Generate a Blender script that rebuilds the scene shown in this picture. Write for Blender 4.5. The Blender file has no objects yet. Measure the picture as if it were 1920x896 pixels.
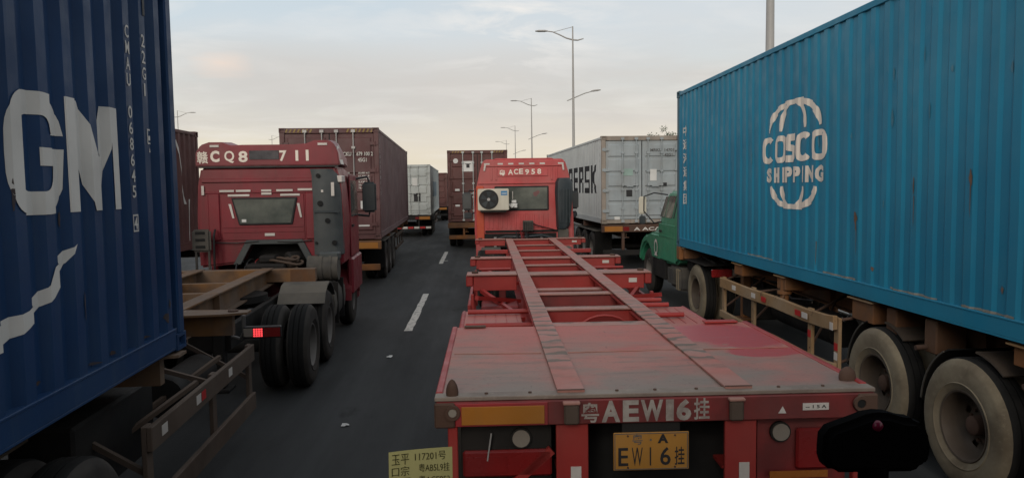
import bpy, bmesh, math, random
from math import sin, cos, pi, radians
from mathutils import Vector, Matrix, noise

SC = bpy.context.scene
COL = SC.collection

# ------------------------------------------------------------------ camera
F_PX, VPX, VPY, ROLL, EYE = 1380.0, 895.0, 353.0, radians(1.0), 2.45
d_ = Vector(((VPX - 960) / F_PX, (448 - VPY) / F_PX, -1)).normalized()
u_ = Vector((-sin(ROLL), cos(ROLL), 0)); u_ = (u_ - u_.dot(d_) * d_).normalized()
x_ = d_.cross(u_)
cam_data = bpy.data.cameras.new('camera')
cam_data.sensor_width = 36.0
cam_data.lens = 36.0 * F_PX / 1920.0
cam_data.clip_start = 0.05
cam_data.clip_end = 9000.0
cam = bpy.data.objects.new('camera', cam_data)
COL.objects.link(cam)
cam.matrix_world = Matrix.Translation((0, 0, EYE)) @ Matrix((x_, d_, u_)).to_4x4()
SC.camera = cam

# ------------------------------------------------------------------ world: dusk sky under thin broken cloud
SUN_EL, SUN_AZ = radians(23), radians(-164)     # azimuth from +Y towards +X
world = bpy.data.worlds.new('World')
SC.world = world
world.use_nodes = True
wn, wl = world.node_tree.nodes, world.node_tree.links
wn.clear()
w_out = wn.new('ShaderNodeOutputWorld')
w_bg = wn.new('ShaderNodeBackground'); w_bg.inputs['Strength'].default_value = 0.105
wl.new(w_bg.outputs[0], w_out.inputs['Surface'])
sky = wn.new('ShaderNodeTexSky'); sky.sky_type = 'NISHITA'; sky.sun_disc = False
sky.sun_elevation = SUN_EL; sky.sun_rotation = SUN_AZ
sky.air_density = 1.0; sky.dust_density = 3.0
tc = wn.new('ShaderNodeTexCoord')
sep = wn.new('ShaderNodeSeparateXYZ'); wl.new(tc.outputs['Generated'], sep.inputs[0])
def wmath(op, a, b=None):
    n = wn.new('ShaderNodeMath'); n.operation = op
    for i, v in enumerate((a, b)):
        if v is None: continue
        if isinstance(v, (int, float)): n.inputs[i].default_value = v
        else: wl.new(v, n.inputs[i])
    return n.outputs[0]
def wramp(fac, stops):
    r = wn.new('ShaderNodeValToRGB'); e = r.color_ramp.elements
    while len(e) < len(stops): e.new(0.5)
    for el, (p, c) in zip(e, stops): el.position = p; el.color = (*c, 1)
    wl.new(fac, r.inputs[0]); return r.outputs[0]
def wmix(f, a, b):
    m = wn.new('ShaderNodeMix'); m.data_type = 'RGBA'
    for s, v in ((m.inputs['Factor'], f), (m.inputs['A'], a), (m.inputs['B'], b)):
        if isinstance(v, (int, float)): s.default_value = v
        elif isinstance(v, tuple): s.default_value = (*v, 1)
        else: wl.new(v, s)
    return m.outputs['Result']
# flatten the directions so the clouds lie in a layer
zc = wmath('MAXIMUM', sep.outputs['Z'], 0.0)
den = wmath('ADD', zc, 0.14)
comb = wn.new('ShaderNodeCombineXYZ')
wl.new(wmath('DIVIDE', sep.outputs['X'], den), comb.inputs[0])
wl.new(wmath('DIVIDE', sep.outputs['Y'], den), comb.inputs[1])
def wnoise(scale, detail, rough, dist, off):
    mp = wn.new('ShaderNodeMapping'); wl.new(comb.outputs[0], mp.inputs[0])
    mp.inputs['Location'].default_value = off
    mp.inputs['Scale'].default_value = (1.0, 1.5, 1.0)
    n = wn.new('ShaderNodeTexNoise'); wl.new(mp.outputs[0], n.inputs['Vector'])
    n.inputs['Scale'].default_value = scale; n.inputs['Detail'].default_value = detail
    n.inputs['Roughness'].default_value = rough; n.inputs['Distortion'].default_value = dist
    return n.outputs['Fac']
veil = wnoise(0.42, 5, 0.5, 0.4, (3.1, 0.4, 0))
flecks = wnoise(2.0, 7, 0.58, 0.4, (1.2, 7.7, 0))
bands = wnoise(0.9, 6, 0.55, 0.3, (6.3, 2.2, 0))
clear = wramp(sep.outputs['Z'], [(0.0, (8.4, 7.3, 5.6)), (0.06, (8.5, 7.7, 6.2)), (0.12, (7.5, 7.45, 6.9)), (0.20, (6.5, 7.3, 7.75)),
                                 (0.40, (6.0, 6.6, 7.1)), (0.85, (5.0, 5.6, 6.2))])
blue = wmix(0.15, clear, sky.outputs[0])
greycol = wramp(sep.outputs['Z'], [(0.0, (8.0, 7.1, 5.6)), (0.07, (7.4, 6.8, 5.9)), (0.12, (6.0, 5.8, 5.5)), (0.22, (6.9, 6.9, 6.9)), (0.9, (5.8, 5.9, 6.0))])
vm = wramp(veil, [(0.38, (0, 0, 0)), (0.60, (1, 1, 1))])
c1 = wmix(wmath('MULTIPLY', vm, 0.75), blue, greycol)
# a long low bank of grey cloud
bank = wmath('MULTIPLY', wramp(sep.outputs['Z'], [(0.05, (0, 0, 0)), (0.10, (1, 1, 1)), (0.135, (1, 1, 1)), (0.19, (0, 0, 0))]), wramp(bands, [(0.36, (0, 0, 0)), (0.58, (1, 1, 1))]))
c1 = wmix(wmath('MULTIPLY', bank, 0.75), c1, (6.25, 5.95, 5.6))
# broken bright flecks high up, and one sun-touched cloud
def blob(px, py, r0, r1, flat=1.0):
    v = Vector(((px - 960) / F_PX, (448 - py) / F_PX, -1)).normalized(); v = cam.matrix_world.to_3x3() @ v
    df = wn.new('ShaderNodeVectorMath'); df.operation = 'SUBTRACT'; wl.new(tc.outputs['Generated'], df.inputs[0]); df.inputs[1].default_value = v
    ml = wn.new('ShaderNodeVectorMath'); ml.operation = 'MULTIPLY'; wl.new(df.outputs[0], ml.inputs[0]); ml.inputs[1].default_value = (1, 1, flat)
    dp = wn.new('ShaderNodeVectorMath'); dp.operation = 'LENGTH'; wl.new(ml.outputs[0], dp.inputs[0])
    return wramp(wmath('ADD', dp.outputs['Value'], wmath('MULTIPLY', wmath('SUBTRACT', flecks, 0.5), 0.10)), [(r0, (1, 1, 1)), (r1, (0, 0, 0))])
fm = wmath('MULTIPLY', wramp(flecks, [(0.48, (0, 0, 0)), (0.66, (1, 1, 1))]), wmath('ADD', wmath('MULTIPLY', wramp(veil, [(0.45, (1, 1, 1)), (0.62, (0.25, 0.25, 0.25))]), 0.3), wmath('MULTIPLY', blob(960, 40, 0.03, 0.16, 1.6), 0.8)))
c2 = wmix(fm, c1, (8.6, 8.3, 7.9))
c2 = wmix(wmath('MULTIPLY', blob(410, 119, 0.012, 0.05, 2.6), 0.85), c2, (9.0, 7.4, 6.3))
c2 = wmix(wmath('MULTIPLY', blob(560, 165, 0.06, 0.22, 3.2), 0.55), c2, (6.0, 5.75, 5.5))
wl.new(c2, w_bg.inputs['Color'])

# ------------------------------------------------------------------ sun (veiled, low behind on the left)
sd = bpy.data.lights.new('sun', 'SUN')
sd.energy = 1.5; sd.angle = radians(32); sd.color = (1.0, 0.90, 0.78)
sun = bpy.data.objects.new('sun', sd); COL.objects.link(sun)
sdir = Vector((sin(SUN_AZ) * cos(SUN_EL), cos(SUN_AZ) * cos(SUN_EL), sin(SUN_EL)))
sun.rotation_euler = sdir.to_track_quat('Z', 'Y').to_euler()
sun.location = (-30, 20, 40)

SC.view_settings.view_transform = 'Standard'
SC.view_settings.look = 'None'
SC.view_settings.exposure = 0.0
SC.view_settings.gamma = 1.0
SC.view_settings.use_curve_mapping = False

# ------------------------------------------------------------------ materials
MATS = {}
def mat(name, col, rough=0.6, metal=0.0, col2=None, var=0.25, scale=1.3, streak=0.0, streak_col=(0.03, 0.025, 0.02),
        rust=0.0, rust_scale=2.2, rust_col=(0.10, 0.045, 0.022), dust=0.0, dust_col=(0.22, 0.19, 0.155),
        bump=0.15, bump_scale=60.0, spec=0.4, emit=None, estr=1.0, top_dust=0.0, fine=0.0, sand=(1, 1, 1)):
    if name in MATS: return MATS[name]
    m = bpy.data.materials.new(name); m.use_nodes = True
    nt = m.node_tree; N, L = nt.nodes, nt.links
    b = N['Principled BSDF']
    b.inputs['Roughness'].default_value = rough; b.inputs['Metallic'].default_value = metal
    b.inputs['Specular IOR Level'].default_value = spec
    t = N.new('ShaderNodeTexCoord'); oi = N.new('ShaderNodeObjectInfo')
    off = N.new('ShaderNodeVectorMath'); off.operation = 'MULTIPLY_ADD'
    L.new(oi.outputs['Random'], off.inputs[0]); off.inputs[1].default_value = (0.0, 0.0, 0.0)
    L.new(t.outputs['Object'], off.inputs[2])
    vec = off.outputs[0]
    def nz(sc, det=5, ro=0.55, stretch=None, o=(0, 0, 0)):
        mp = N.new('ShaderNodeMapping'); L.new(vec, mp.inputs[0])
        mp.inputs['Location'].default_value = o
        mp.inputs['Scale'].default_value = stretch or (1, 1, 1)
        n = N.new('ShaderNodeTexNoise'); L.new(mp.outputs[0], n.inputs['Vector'])
        n.inputs['Scale'].default_value = sc; n.inputs['Detail'].default_value = det; n.inputs['Roughness'].default_value = ro
        return n.outputs['Fac']
    def ramp(f, a, bb):
        r = N.new('ShaderNodeMapRange'); L.new(f, r.inputs[0])
        r.inputs[1].default_value = a; r.inputs[2].default_value = bb; r.interpolation_type = 'SMOOTHSTEP'
        return r.outputs[0]
    def mul(f, k):
        r = N.new('ShaderNodeMath'); r.operation = 'MULTIPLY'; L.new(f, r.inputs[0])
        if isinstance(k, (int, float)): r.inputs[1].default_value = k
        else: L.new(k, r.inputs[1])
        return r.outputs[0]
    def mix(f, a, bb):
        x = N.new('ShaderNodeMix'); x.data_type = 'RGBA'
        for s, v in ((x.inputs['Factor'], f), (x.inputs['A'], a), (x.inputs['B'], bb)):
            if isinstance(v, (int, float)): s.default_value = v
            elif isinstance(v, tuple): s.default_value = (*v, 1)
            else: L.new(v, s)
        return x.outputs['Result']
    c2 = col2 or tuple(c * 0.62 for c in col)
    c = mix(mul(ramp(nz(scale), 0.35, 0.68), var / 0.25 if var < 0.25 else 1.0), col, mix(min(1.0, var * 2.0), col, c2))
    if fine > 0:
        c = mix(mul(ramp(nz(22, 4, 0.7), 0.5, 0.8), fine), c, tuple(min(1, x * 1.6 + 0.02) for x in col))
    if streak > 0:
        c = mix(mul(ramp(nz(3.2, 6, 0.65, (2.6, 2.6, 0.12), (5, 1, 2)), 0.5, 0.78), streak), c, streak_col)
    if dust > 0:
        c = mix(mul(ramp(nz(1.7, 7, 0.6, None, (9, 4, 1)), 0.36, 0.7), dust), c, dust_col)
    if top_dust > 0:
        g = N.new('ShaderNodeNewGeometry'); sx = N.new('ShaderNodeSeparateXYZ'); L.new(g.outputs['Normal'], sx.inputs[0])
        c = mix(mul(mul(ramp(sx.outputs['Z'], 0.45, 0.95), ramp(nz(2.4, 5, 0.6, None, (2, 8, 3)), 0.15, 0.6)), top_dust), c, dust_col)
    if rust > 0:
        c = mix(mul(ramp(nz(rust_scale, 9, 0.72, None, (1, 3, 7)), 0.80 - 0.30 * min(rust, 1), 0.88 - 0.28 * min(rust, 1)), min(1, rust + 0.45)), c, rust_col)
    L.new(c, b.inputs['Base Color'])
    rn = N.new('ShaderNodeMapRange'); L.new(nz(4.5, 5, 0.6, None, (4, 4, 4)), rn.inputs[0])
    rn.inputs[1].default_value = 0.3; rn.inputs[2].default_value = 0.7
    rn.inputs[3].default_value = max(0.02, rough - 0.12); rn.inputs[4].default_value = min(1, rough + 0.12)
    L.new(rn.outputs[0], b.inputs['Roughness'])
    if bump > 0:
        bp = N.new('ShaderNodeBump'); bp.inputs['Strength'].default_value = bump; bp.inputs['Distance'].default_value = 0.004
        L.new(nz(bump_scale, 4, 0.6), bp.inputs['Height']); L.new(bp.outputs[0], b.inputs['Normal'])
    if emit:
        b.inputs['Emission Color'].default_value = (*emit, 1); b.inputs['Emission Strength'].default_value = estr
    MATS[name] = m
    return m

RUSTY = (0.075, 0.036, 0.02)
M = {}
M['cma'] = mat('container_navy_paint', (0.0165, 0.047, 0.122), 0.45, var=0.35, col2=(0.011, 0.032, 0.085), streak=0.45, streak_col=(0.050, 0.080, 0.125), dust=0.25, dust_col=(0.045, 0.072, 0.11), rust=0.16, rust_scale=1.6, spec=0.12)
M['cosco'] = mat('container_blue_paint', (0.015, 0.200, 0.325), 0.5, spec=0.25, col2=(0.012, 0.152, 0.262), var=0.4, scale=0.7, streak=0.45, streak_col=(0.032, 0.165, 0.235), dust=0.22, dust_col=(0.045, 0.19, 0.27), rust=0.17, rust_scale=1.7, rust_col=(0.11, 0.08, 0.06))
M['maroon'] = mat('container_maroon_paint', (0.105, 0.042, 0.042), 0.6, var=0.35, streak=0.45, streak_col=(0.075, 0.044, 0.043), dust=0.45, dust_col=(0.125, 0.080, 0.078), rust=0.10)
M['maroon_lit_side'] = mat('container_lit_maroon_paint', (0.185, 0.112, 0.110), 0.65, var=0.35, streak=0.5, streak_col=(0.125, 0.085, 0.084), dust=0.45, dust_col=(0.20, 0.155, 0.152), rust=0.12)  # lighter copy of the maroon, side light put into the colour
M['maroon_b'] = mat('container_brown_paint', (0.105, 0.038, 0.034), 0.6, var=0.35, streak=0.45, streak_col=(0.06, 0.034, 0.03), dust=0.2, dust_col=(0.13, 0.08, 0.07), rust=0.12)
M['grey_c'] = mat('container_grey_paint', (0.42, 0.45, 0.44), 0.55, var=0.25, streak=0.45, streak_col=(0.24, 0.23, 0.20), dust=0.25, dust_col=(0.34, 0.34, 0.31), rust=0.12)
M['maersk'] = mat('container_pale_grey_paint', (0.50, 0.52, 0.51), 0.55, var=0.2, streak=0.3, streak_col=(0.33, 0.32, 0.29), dust=0.2, dust_col=(0.42, 0.41, 0.38), rust=0.07)
M['maersk_d'] = mat('container_door_grey_paint', (0.31, 0.35, 0.37), 0.55, var=0.3, streak=0.55, streak_col=(0.19, 0.19, 0.18), dust=0.35, dust_col=(0.27, 0.27, 0.26), rust=0.16, rust_scale=2.6)
M['white_mark'] = mat('white_marking_paint', (0.62, 0.60, 0.56), 0.6, var=0.3, streak=0.3, streak_col=(0.36, 0.34, 0.31), rust=0.20, rust_scale=5.0, rust_col=(0.20, 0.15, 0.11))
M['dirty_mark'] = mat('grimy_white_stencil_paint', (0.42, 0.40, 0.36), 0.7, var=0.5, col2=(0.24, 0.20, 0.18), scale=14, dust=0.6, dust_col=(0.20, 0.15, 0.13), rust=0.35, rust_scale=13, rust_col=(0.15, 0.035, 0.03))
M['cream_mark'] = mat('cream_marking_paint', (0.76, 0.68, 0.59), 0.6, var=0.2, streak=0.25, streak_col=(0.45, 0.38, 0.32))
M['black_mark'] = mat('black_marking_paint', (0.018, 0.018, 0.02), 0.6, var=0.3, fine=0.2)
M['grey_mark'] = mat('faded_marking_paint', (0.10, 0.10, 0.10), 0.7)
M['tape_y'] = mat('yellow_hazard_tape', (0.24, 0.16, 0.04), 0.5)
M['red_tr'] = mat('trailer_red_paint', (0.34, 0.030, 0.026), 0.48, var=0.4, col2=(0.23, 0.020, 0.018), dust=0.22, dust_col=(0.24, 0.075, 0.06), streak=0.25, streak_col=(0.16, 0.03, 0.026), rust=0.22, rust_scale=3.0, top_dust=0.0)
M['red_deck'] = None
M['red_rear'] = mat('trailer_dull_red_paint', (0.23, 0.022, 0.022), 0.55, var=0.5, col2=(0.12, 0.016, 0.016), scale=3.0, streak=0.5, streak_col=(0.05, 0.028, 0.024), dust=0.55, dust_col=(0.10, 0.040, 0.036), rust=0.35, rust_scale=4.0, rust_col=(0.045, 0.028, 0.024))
M['red958'] = mat('cab_bright_red_paint', (0.47, 0.078, 0.078), 0.40, var=0.35, col2=(0.34, 0.036, 0.036), streak=0.40, streak_col=(0.26, 0.04, 0.038), dust=0.45, dust_col=(0.33, 0.13, 0.12))
M['red711'] = mat('cab_dark_red_paint', (0.205, 0.016, 0.026), 0.42, var=0.4, col2=(0.14, 0.014, 0.020), streak=0.5, streak_col=(0.085, 0.022, 0.022), dust=0.3, dust_col=(0.12, 0.034, 0.034), rust=0.03)
M['green'] = mat('cab_green_paint', (0.038, 0.235, 0.130), 0.42, var=0.3, dust=0.3, dust_col=(0.10, 0.20, 0.14), streak=0.15, rust=0.04)
M['yellow_tr'] = mat('trailer_ochre_paint', (0.20, 0.092, 0.028), 0.75, var=0.5, col2=(0.08, 0.045, 0.025), scale=3.0, streak=0.4, streak_col=(0.06, 0.04, 0.028), dust=0.75, dust_col=(0.145, 0.105, 0.078), rust=0.68, rust_scale=5.0, rust_col=(0.065, 0.038, 0.024), top_dust=0.75)
M['orange_tr'] = mat('trailer_orange_paint', (0.21, 0.082, 0.022), 0.75, var=0.5, col2=(0.09, 0.04, 0.018), dust=0.6, dust_col=(0.10, 0.068, 0.046), rust=0.55, rust_scale=2.6, rust_col=RUSTY, top_dust=0.4)
M['guard_o'] = mat('guard_rail_weathered_paint', (0.27, 0.155, 0.065), 0.7, var=0.4, col2=(0.20, 0.13, 0.07), dust=0.5, dust_col=(0.30, 0.24, 0.17), rust=0.72, rust_scale=7.0, rust_col=(0.085, 0.046, 0.028))
M['guard_g'] = mat('guard_rail_grey_brown_steel', (0.085, 0.060, 0.046), 0.8, var=0.4, dust=0.4, dust_col=(0.12, 0.094, 0.076), spec=0.2, rust=0.35, rust_scale=4.0)
M['chassis'] = mat('chassis_dark_steel', (0.017, 0.0165, 0.0165), 0.7, var=0.4, dust=0.4, dust_col=(0.040, 0.034, 0.029), rust=0.12, top_dust=0.3, spec=0.15)
M['dusty'] = mat('dusty_plastic_fender', (0.055, 0.053, 0.05), 0.8, var=0.4, dust=0.65, dust_col=(0.135, 0.12, 0.10), spec=0.2, top_dust=0.8)
M['steel'] = mat('dull_bare_steel', (0.20, 0.19, 0.18), 0.5, 0.6, var=0.4, rust=0.35, rust_scale=5)
M['rodsteel'] = mat('galvanised_rod_steel', (0.36, 0.35, 0.34), 0.5, 0.3, var=0.3, rust=0.12, rust_scale=5)
M['rust'] = mat('rusty_iron', (0.085, 0.045, 0.03), 0.85, var=0.5, dust=0.3, dust_col=(0.12, 0.08, 0.06), bump=0.4)
M['rubber'] = mat('tyre_rubber', (0.012, 0.012, 0.012), 0.85, var=0.3, dust=0.3, dust_col=(0.030, 0.027, 0.024), bump=0.3, spec=0.15)
M['sidewall_cream'] = mat('tyre_sidewall_dusty_cream', (0.20, 0.168, 0.115), 0.85, var=0.5, col2=(0.10, 0.078, 0.05), scale=3.2, dust=0.6, dust_col=(0.125, 0.097, 0.066), streak=0.3, streak_col=(0.05, 0.04, 0.03), bump=0.3, fine=0.3)
M['sidewall'] = mat('tyre_sidewall_grey', (0.038, 0.034, 0.031), 0.85, var=0.4, dust=0.6, dust_col=(0.062, 0.054, 0.046), spec=0.2, scale=5)
M['rim_brown'] = mat('wheel_rim_dusty_brown', (0.060, 0.044, 0.032), 0.7, var=0.4, dust=0.5, dust_col=(0.095, 0.072, 0.052), rust=0.35, rust_scale=6)
M['rim'] = mat('wheel_rim_grey', (0.17, 0.16, 0.15), 0.65, var=0.4, dust=0.4, dust_col=(0.15, 0.13, 0.115), rust=0.25, rust_scale=6)
M['black'] = mat('black_plastic', (0.012, 0.012, 0.013), 0.5, var=0.2, dust=0.2, dust_col=(0.04, 0.038, 0.036))
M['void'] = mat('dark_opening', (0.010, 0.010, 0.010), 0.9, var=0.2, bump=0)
M['defl'] = mat('deflector_grey_plastic', (0.052, 0.060, 0.062), 0.55, var=0.3, dust=0.5, dust_col=(0.095, 0.098, 0.096), streak=0.3, streak_col=(0.12, 0.115, 0.11))
M['duct'] = mat('intake_dark_plastic', (0.022, 0.032, 0.038), 0.5, var=0.3, dust=0.4, dust_col=(0.06, 0.065, 0.068))
M['glass'] = mat('window_tinted_glass', (0.070, 0.080, 0.072), 0.10, var=0.3, spec=0.7, dust=0.6, dust_col=(0.17, 0.18, 0.155), bump=0)
M['gasket'] = mat('window_rubber_gasket', (0.02, 0.02, 0.021), 0.7)
M['refl_w'] = mat('white_reflective_tape', (0.60, 0.56, 0.52), 0.4, var=0.3, dust=0.3, dust_col=(0.42, 0.36, 0.32))
M['refl_r'] = mat('red_reflective_tape', (0.45, 0.025, 0.025), 0.4, var=0.3)
M['refl_o'] = mat('orange_reflector_board', (0.36, 0.135, 0.016), 0.45, var=0.3, dust=0.35, dust_col=(0.33, 0.17, 0.05), streak=0.35, streak_col=(0.26, 0.12, 0.03))
M['plate_y'] = mat('yellow_number_plate', (0.42, 0.195, 0.030), 0.5, var=0.35, dust=0.35, dust_col=(0.34, 0.20, 0.08), streak=0.2)
M['ac_white'] = mat('air_conditioner_casing', (0.58, 0.55, 0.46), 0.5, var=0.25, dust=0.3, dust_col=(0.42, 0.38, 0.31), streak=0.25, streak_col=(0.33, 0.29, 0.23))
M['ac_blue'] = mat('blue_sticker', (0.03, 0.20, 0.42), 0.4)
M['sticker'] = mat('white_paper_sticker', (0.62, 0.62, 0.60), 0.6)
M['lamp_lens'] = mat('clear_lamp_lens', (0.28, 0.25, 0.21), 0.25, var=0.3, dust=0.5, dust_col=(0.17, 0.14, 0.12))
M['lamp_red'] = mat('red_lamp_lens', (0.22, 0.012, 0.012), 0.25, var=0.3, dust=0.4, dust_col=(0.10, 0.02, 0.02))
M['lamp_on'] = mat('lit_tail_lamp', (0.5, 0.02, 0.02), 0.3, emit=(1.0, 0.07, 0.08), estr=1.35, bump=0)
M['lamp_or'] = mat('orange_lamp_lens', (0.34, 0.11, 0.02), 0.3, var=0.3, dust=0.4, dust_col=(0.16, 0.08, 0.04))
M['pole'] = mat('lamp_post_grey_paint', (0.36, 0.35, 0.34), 0.5, var=0.15)
M['note'] = mat('yellow_paper', (0.46, 0.44, 0.19), 0.8, var=0.1, bump=0)
M['ink'] = mat('pen_ink', (0.06, 0.058, 0.018), 0.8, bump=0)
M['camblack'] = mat('matt_black_rubber', (0.0025, 0.0025, 0.0028), 1.0, spec=0.03, var=0.2, bump=0)
M['led'] = mat('pink_indicator_lens', (0.13, 0.006, 0.03), 0.3, bump=0)
M['leaf'] = mat('tree_leaves', (0.055, 0.085, 0.030), 0.6, var=0.5, scale=0.8, bump=0)
M['bark'] = mat('tree_bark', (0.09, 0.07, 0.05), 0.9)
M['kerb'] = mat('kerb_concrete', (0.32, 0.31, 0.29), 0.85, var=0.3, streak=0.2)
M['blue_tarp'] = mat('blue_plate', (0.03, 0.055, 0.13), 0.5)

# ------------------------------------------------------------------ mesh builder
class MB:
    def __init__(s): s.v = []; s.f = []; s.m = []; s.mi = 0
    def add(s, vs, fs):
        o = len(s.v); s.v += [tuple(p) for p in vs]
        for f in fs: s.f.append(tuple(i + o for i in f)); s.m.append(s.mi)
        return s
    def box(s, x0, x1, y0, y1, z0, z1):
        vs = [(x, y, z) for z in (z0, z1) for y in (y0, y1) for x in (x0, x1)]
        return s.add(vs, [(0, 2, 3, 1), (4, 5, 7, 6), (0, 1, 5, 4), (2, 6, 7, 3), (0, 4, 6, 2), (1, 3, 7, 5)])
    def bar(s, p0, p1, w, h, up=(0, 0, 1)):
        p0, p1 = Vector(p0), Vector(p1); d = (p1 - p0).normalized(); up = Vector(up)
        if abs(d.dot(up)) > 0.98: up = Vector((0, 1, 0))
        a = d.cross(up).normalized() * w / 2; b = a.cross(d).normalized() * h / 2
        vs = [p + q for p in (p0, p1) for q in (-a - b, a - b, a + b, -a + b)]
        return s.add(vs, [(0, 1, 2, 3), (7, 6, 5, 4), (0, 4, 5, 1), (1, 5, 6, 2), (2, 6, 7, 3), (3, 7, 4, 0)])
    def tube(s, pts, r, n=8, caps=True):
        pts = [Vector(p) for p in pts]; k = len(pts); rings = []
        rr = r if isinstance(r, (list, tuple)) else [r] * k
        ref = None
        for i, p in enumerate(pts):
            t = (pts[min(i + 1, k - 1)] - pts[max(i - 1, 0)]).normalized()
            if ref is None:
                ref = Vector((0, 0, 1)) if abs(t.z) < 0.9 else Vector((1, 0, 0))
            a = t.cross(ref).normalized(); b = a.cross(t).normalized(); ref = b
            rings += [p + (a * cos(2 * pi * j / n) + b * sin(2 * pi * j / n)) * rr[i] for j in range(n)]
        fs = [(i * n + j, i * n + (j + 1) % n, (i + 1) * n + (j + 1) % n, (i + 1) * n + j) for i in range(k - 1) for j in range(n)]
        if caps: fs += [tuple(reversed(range(n))), tuple(range((k - 1) * n, k * n))]
        return s.add(rings, fs)
    def cyl(s, p0, p1, r, n=16): return s.tube([p0, p1], r, n)
    def prism(s, poly, axis, a0, a1):
        n = len(poly)
        def P(a, b, c):
            return {'x': (c, a, b), 'y': (a, c, b), 'z': (a, b, c)}[axis]
        vs = [P(a, b, a0) for a, b in poly] + [P(a, b, a1) for a, b in poly]
        return s.add(vs, [tuple(range(n)), tuple(range(2 * n - 1, n - 1, -1))] + [(i, i + n, (i + 1) % n + n, (i + 1) % n) for i in range(n)])
    def loft(s, rings, caps=True):
        n = len(rings[0]); vs = [p for r in rings for p in r]
        fs = [(i * n + j, i * n + (j + 1) % n, (i + 1) * n + (j + 1) % n, (i + 1) * n + j) for i in range(len(rings) - 1) for j in range(n)]
        if caps: fs += [tuple(reversed(range(n))), tuple(range((len(rings) - 1) * n, len(rings) * n))]
        return s.add(vs, fs)
    def lathe(s, prof, c, n=40, mats=None, sx=1, skip=None):
        # profile [(axial, radius)], axis along local x, centre c; mats = material index per profile segment
        c = Vector(c); k = len(prof)
        vs = [c + Vector((a * sx, r * cos(2 * pi * j / n), r * sin(2 * pi * j / n))) for a, r in prof for j in range(n)]
        o = len(s.v); s.v += [tuple(p) for p in vs]
        for i in range(k - 1):
            for j in range(n):
                if skip and skip(i, j): continue
                s.f.append((o + i * n + j, o + i * n + (j + 1) % n, o + (i + 1) * n + (j + 1) % n, o + (i + 1) * n + j))
                s.m.append(mats[i] if mats else s.mi)
        return s
    def ibeam(s, x, y0, y1, ztop, h, w=0.17, tf=0.018, tw=0.014, h1=None):
        h1 = h1 or h
        s.box(x - w / 2, x + w / 2, y0, y1, ztop - tf, ztop)
        for (za, zb, x0, x1) in ((0, 0, -tw / 2, tw / 2),):
            vs = [(x + q, y, z) for y, hh in ((y0, h), (y1, h1)) for q, z in ((-tw / 2, ztop - hh + tf), (tw / 2, ztop - hh + tf), (tw / 2, ztop - tf), (-tw / 2, ztop - tf))]
            s.add(vs, [(0, 1, 2, 3), (7, 6, 5, 4), (0, 4, 5, 1), (1, 5, 6, 2), (2, 6, 7, 3), (3, 7, 4, 0)])
            vs = [(x + q, y, z) for y, hh in ((y0, h), (y1, h1)) for q, z in ((-w / 2, ztop - hh), (w / 2, ztop - hh), (w / 2, ztop - hh + tf), (-w / 2, ztop - hh + tf))]
            s.add(vs, [(0, 1, 2, 3), (7, 6, 5, 4), (0, 4, 5, 1), (1, 5, 6, 2), (2, 6, 7, 3), (3, 7, 4, 0)])
        return s
    def build(s, name, material, parent=None, bevel=0.0, smooth=None, seg=1, fix=True):
        me = bpy.data.meshes.new(name); me.from_pydata(s.v, [], s.f)
        mats = material if isinstance(material, (list, tuple)) else [material]
        for mm in mats: me.materials.append(mm)
        if any(s.m): me.polygons.foreach_set('material_index', s.m)
        bm = bmesh.new(); bm.from_mesh(me)
        if fix: bmesh.ops.recalc_face_normals(bm, faces=bm.faces)
        if bevel > 0:
            es = [e for e in bm.edges if len(e.link_faces) == 2 and e.calc_face_angle(0) > 0.6]
            bmesh.ops.bevel(bm, geom=es, offset=bevel, segments=seg, affect='EDGES', clamp_overlap=True)
        bm.to_mesh(me); bm.free()
        if smooth:
            me.polygons.foreach_set('use_smooth', [True] * len(me.polygons)); me.set_sharp_from_angle(angle=radians(smooth))
        ob = bpy.data.objects.new(name, me); COL.objects.link(ob)
        if parent: ob.parent = parent
        return ob

def tag(o, label=None, cat=None, group=None, kind=None):
    if label: o['label'] = label
    if cat: o['category'] = cat
    if group: o['group'] = group
    if kind: o['kind'] = kind
    return o
def thing(name, label, cat, loc=(0, 0, 0), rz=0.0, group=None, parent=None):
    o = bpy.data.objects.new(name, None); COL.objects.link(o); o.empty_display_size = 0.2
    o.location = loc; o.rotation_euler = (0, 0, radians(rz))
    return tag(o, label, cat, group)
def sub(name, parent, loc=(0, 0, 0), rot=(0, 0, 0)):
    o = bpy.data.objects.new(name, None); COL.objects.link(o); o.parent = parent; o.location = loc; o.rotation_euler = rot
    o.empty_display_size = 0.1
    return o
def copy_part(o, parent, loc=None):
    c = o.copy(); COL.objects.link(c); c.parent = parent
    if loc is not None: c.location = loc
    for ch in o.children: copy_part(ch, c)
    return c

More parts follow.
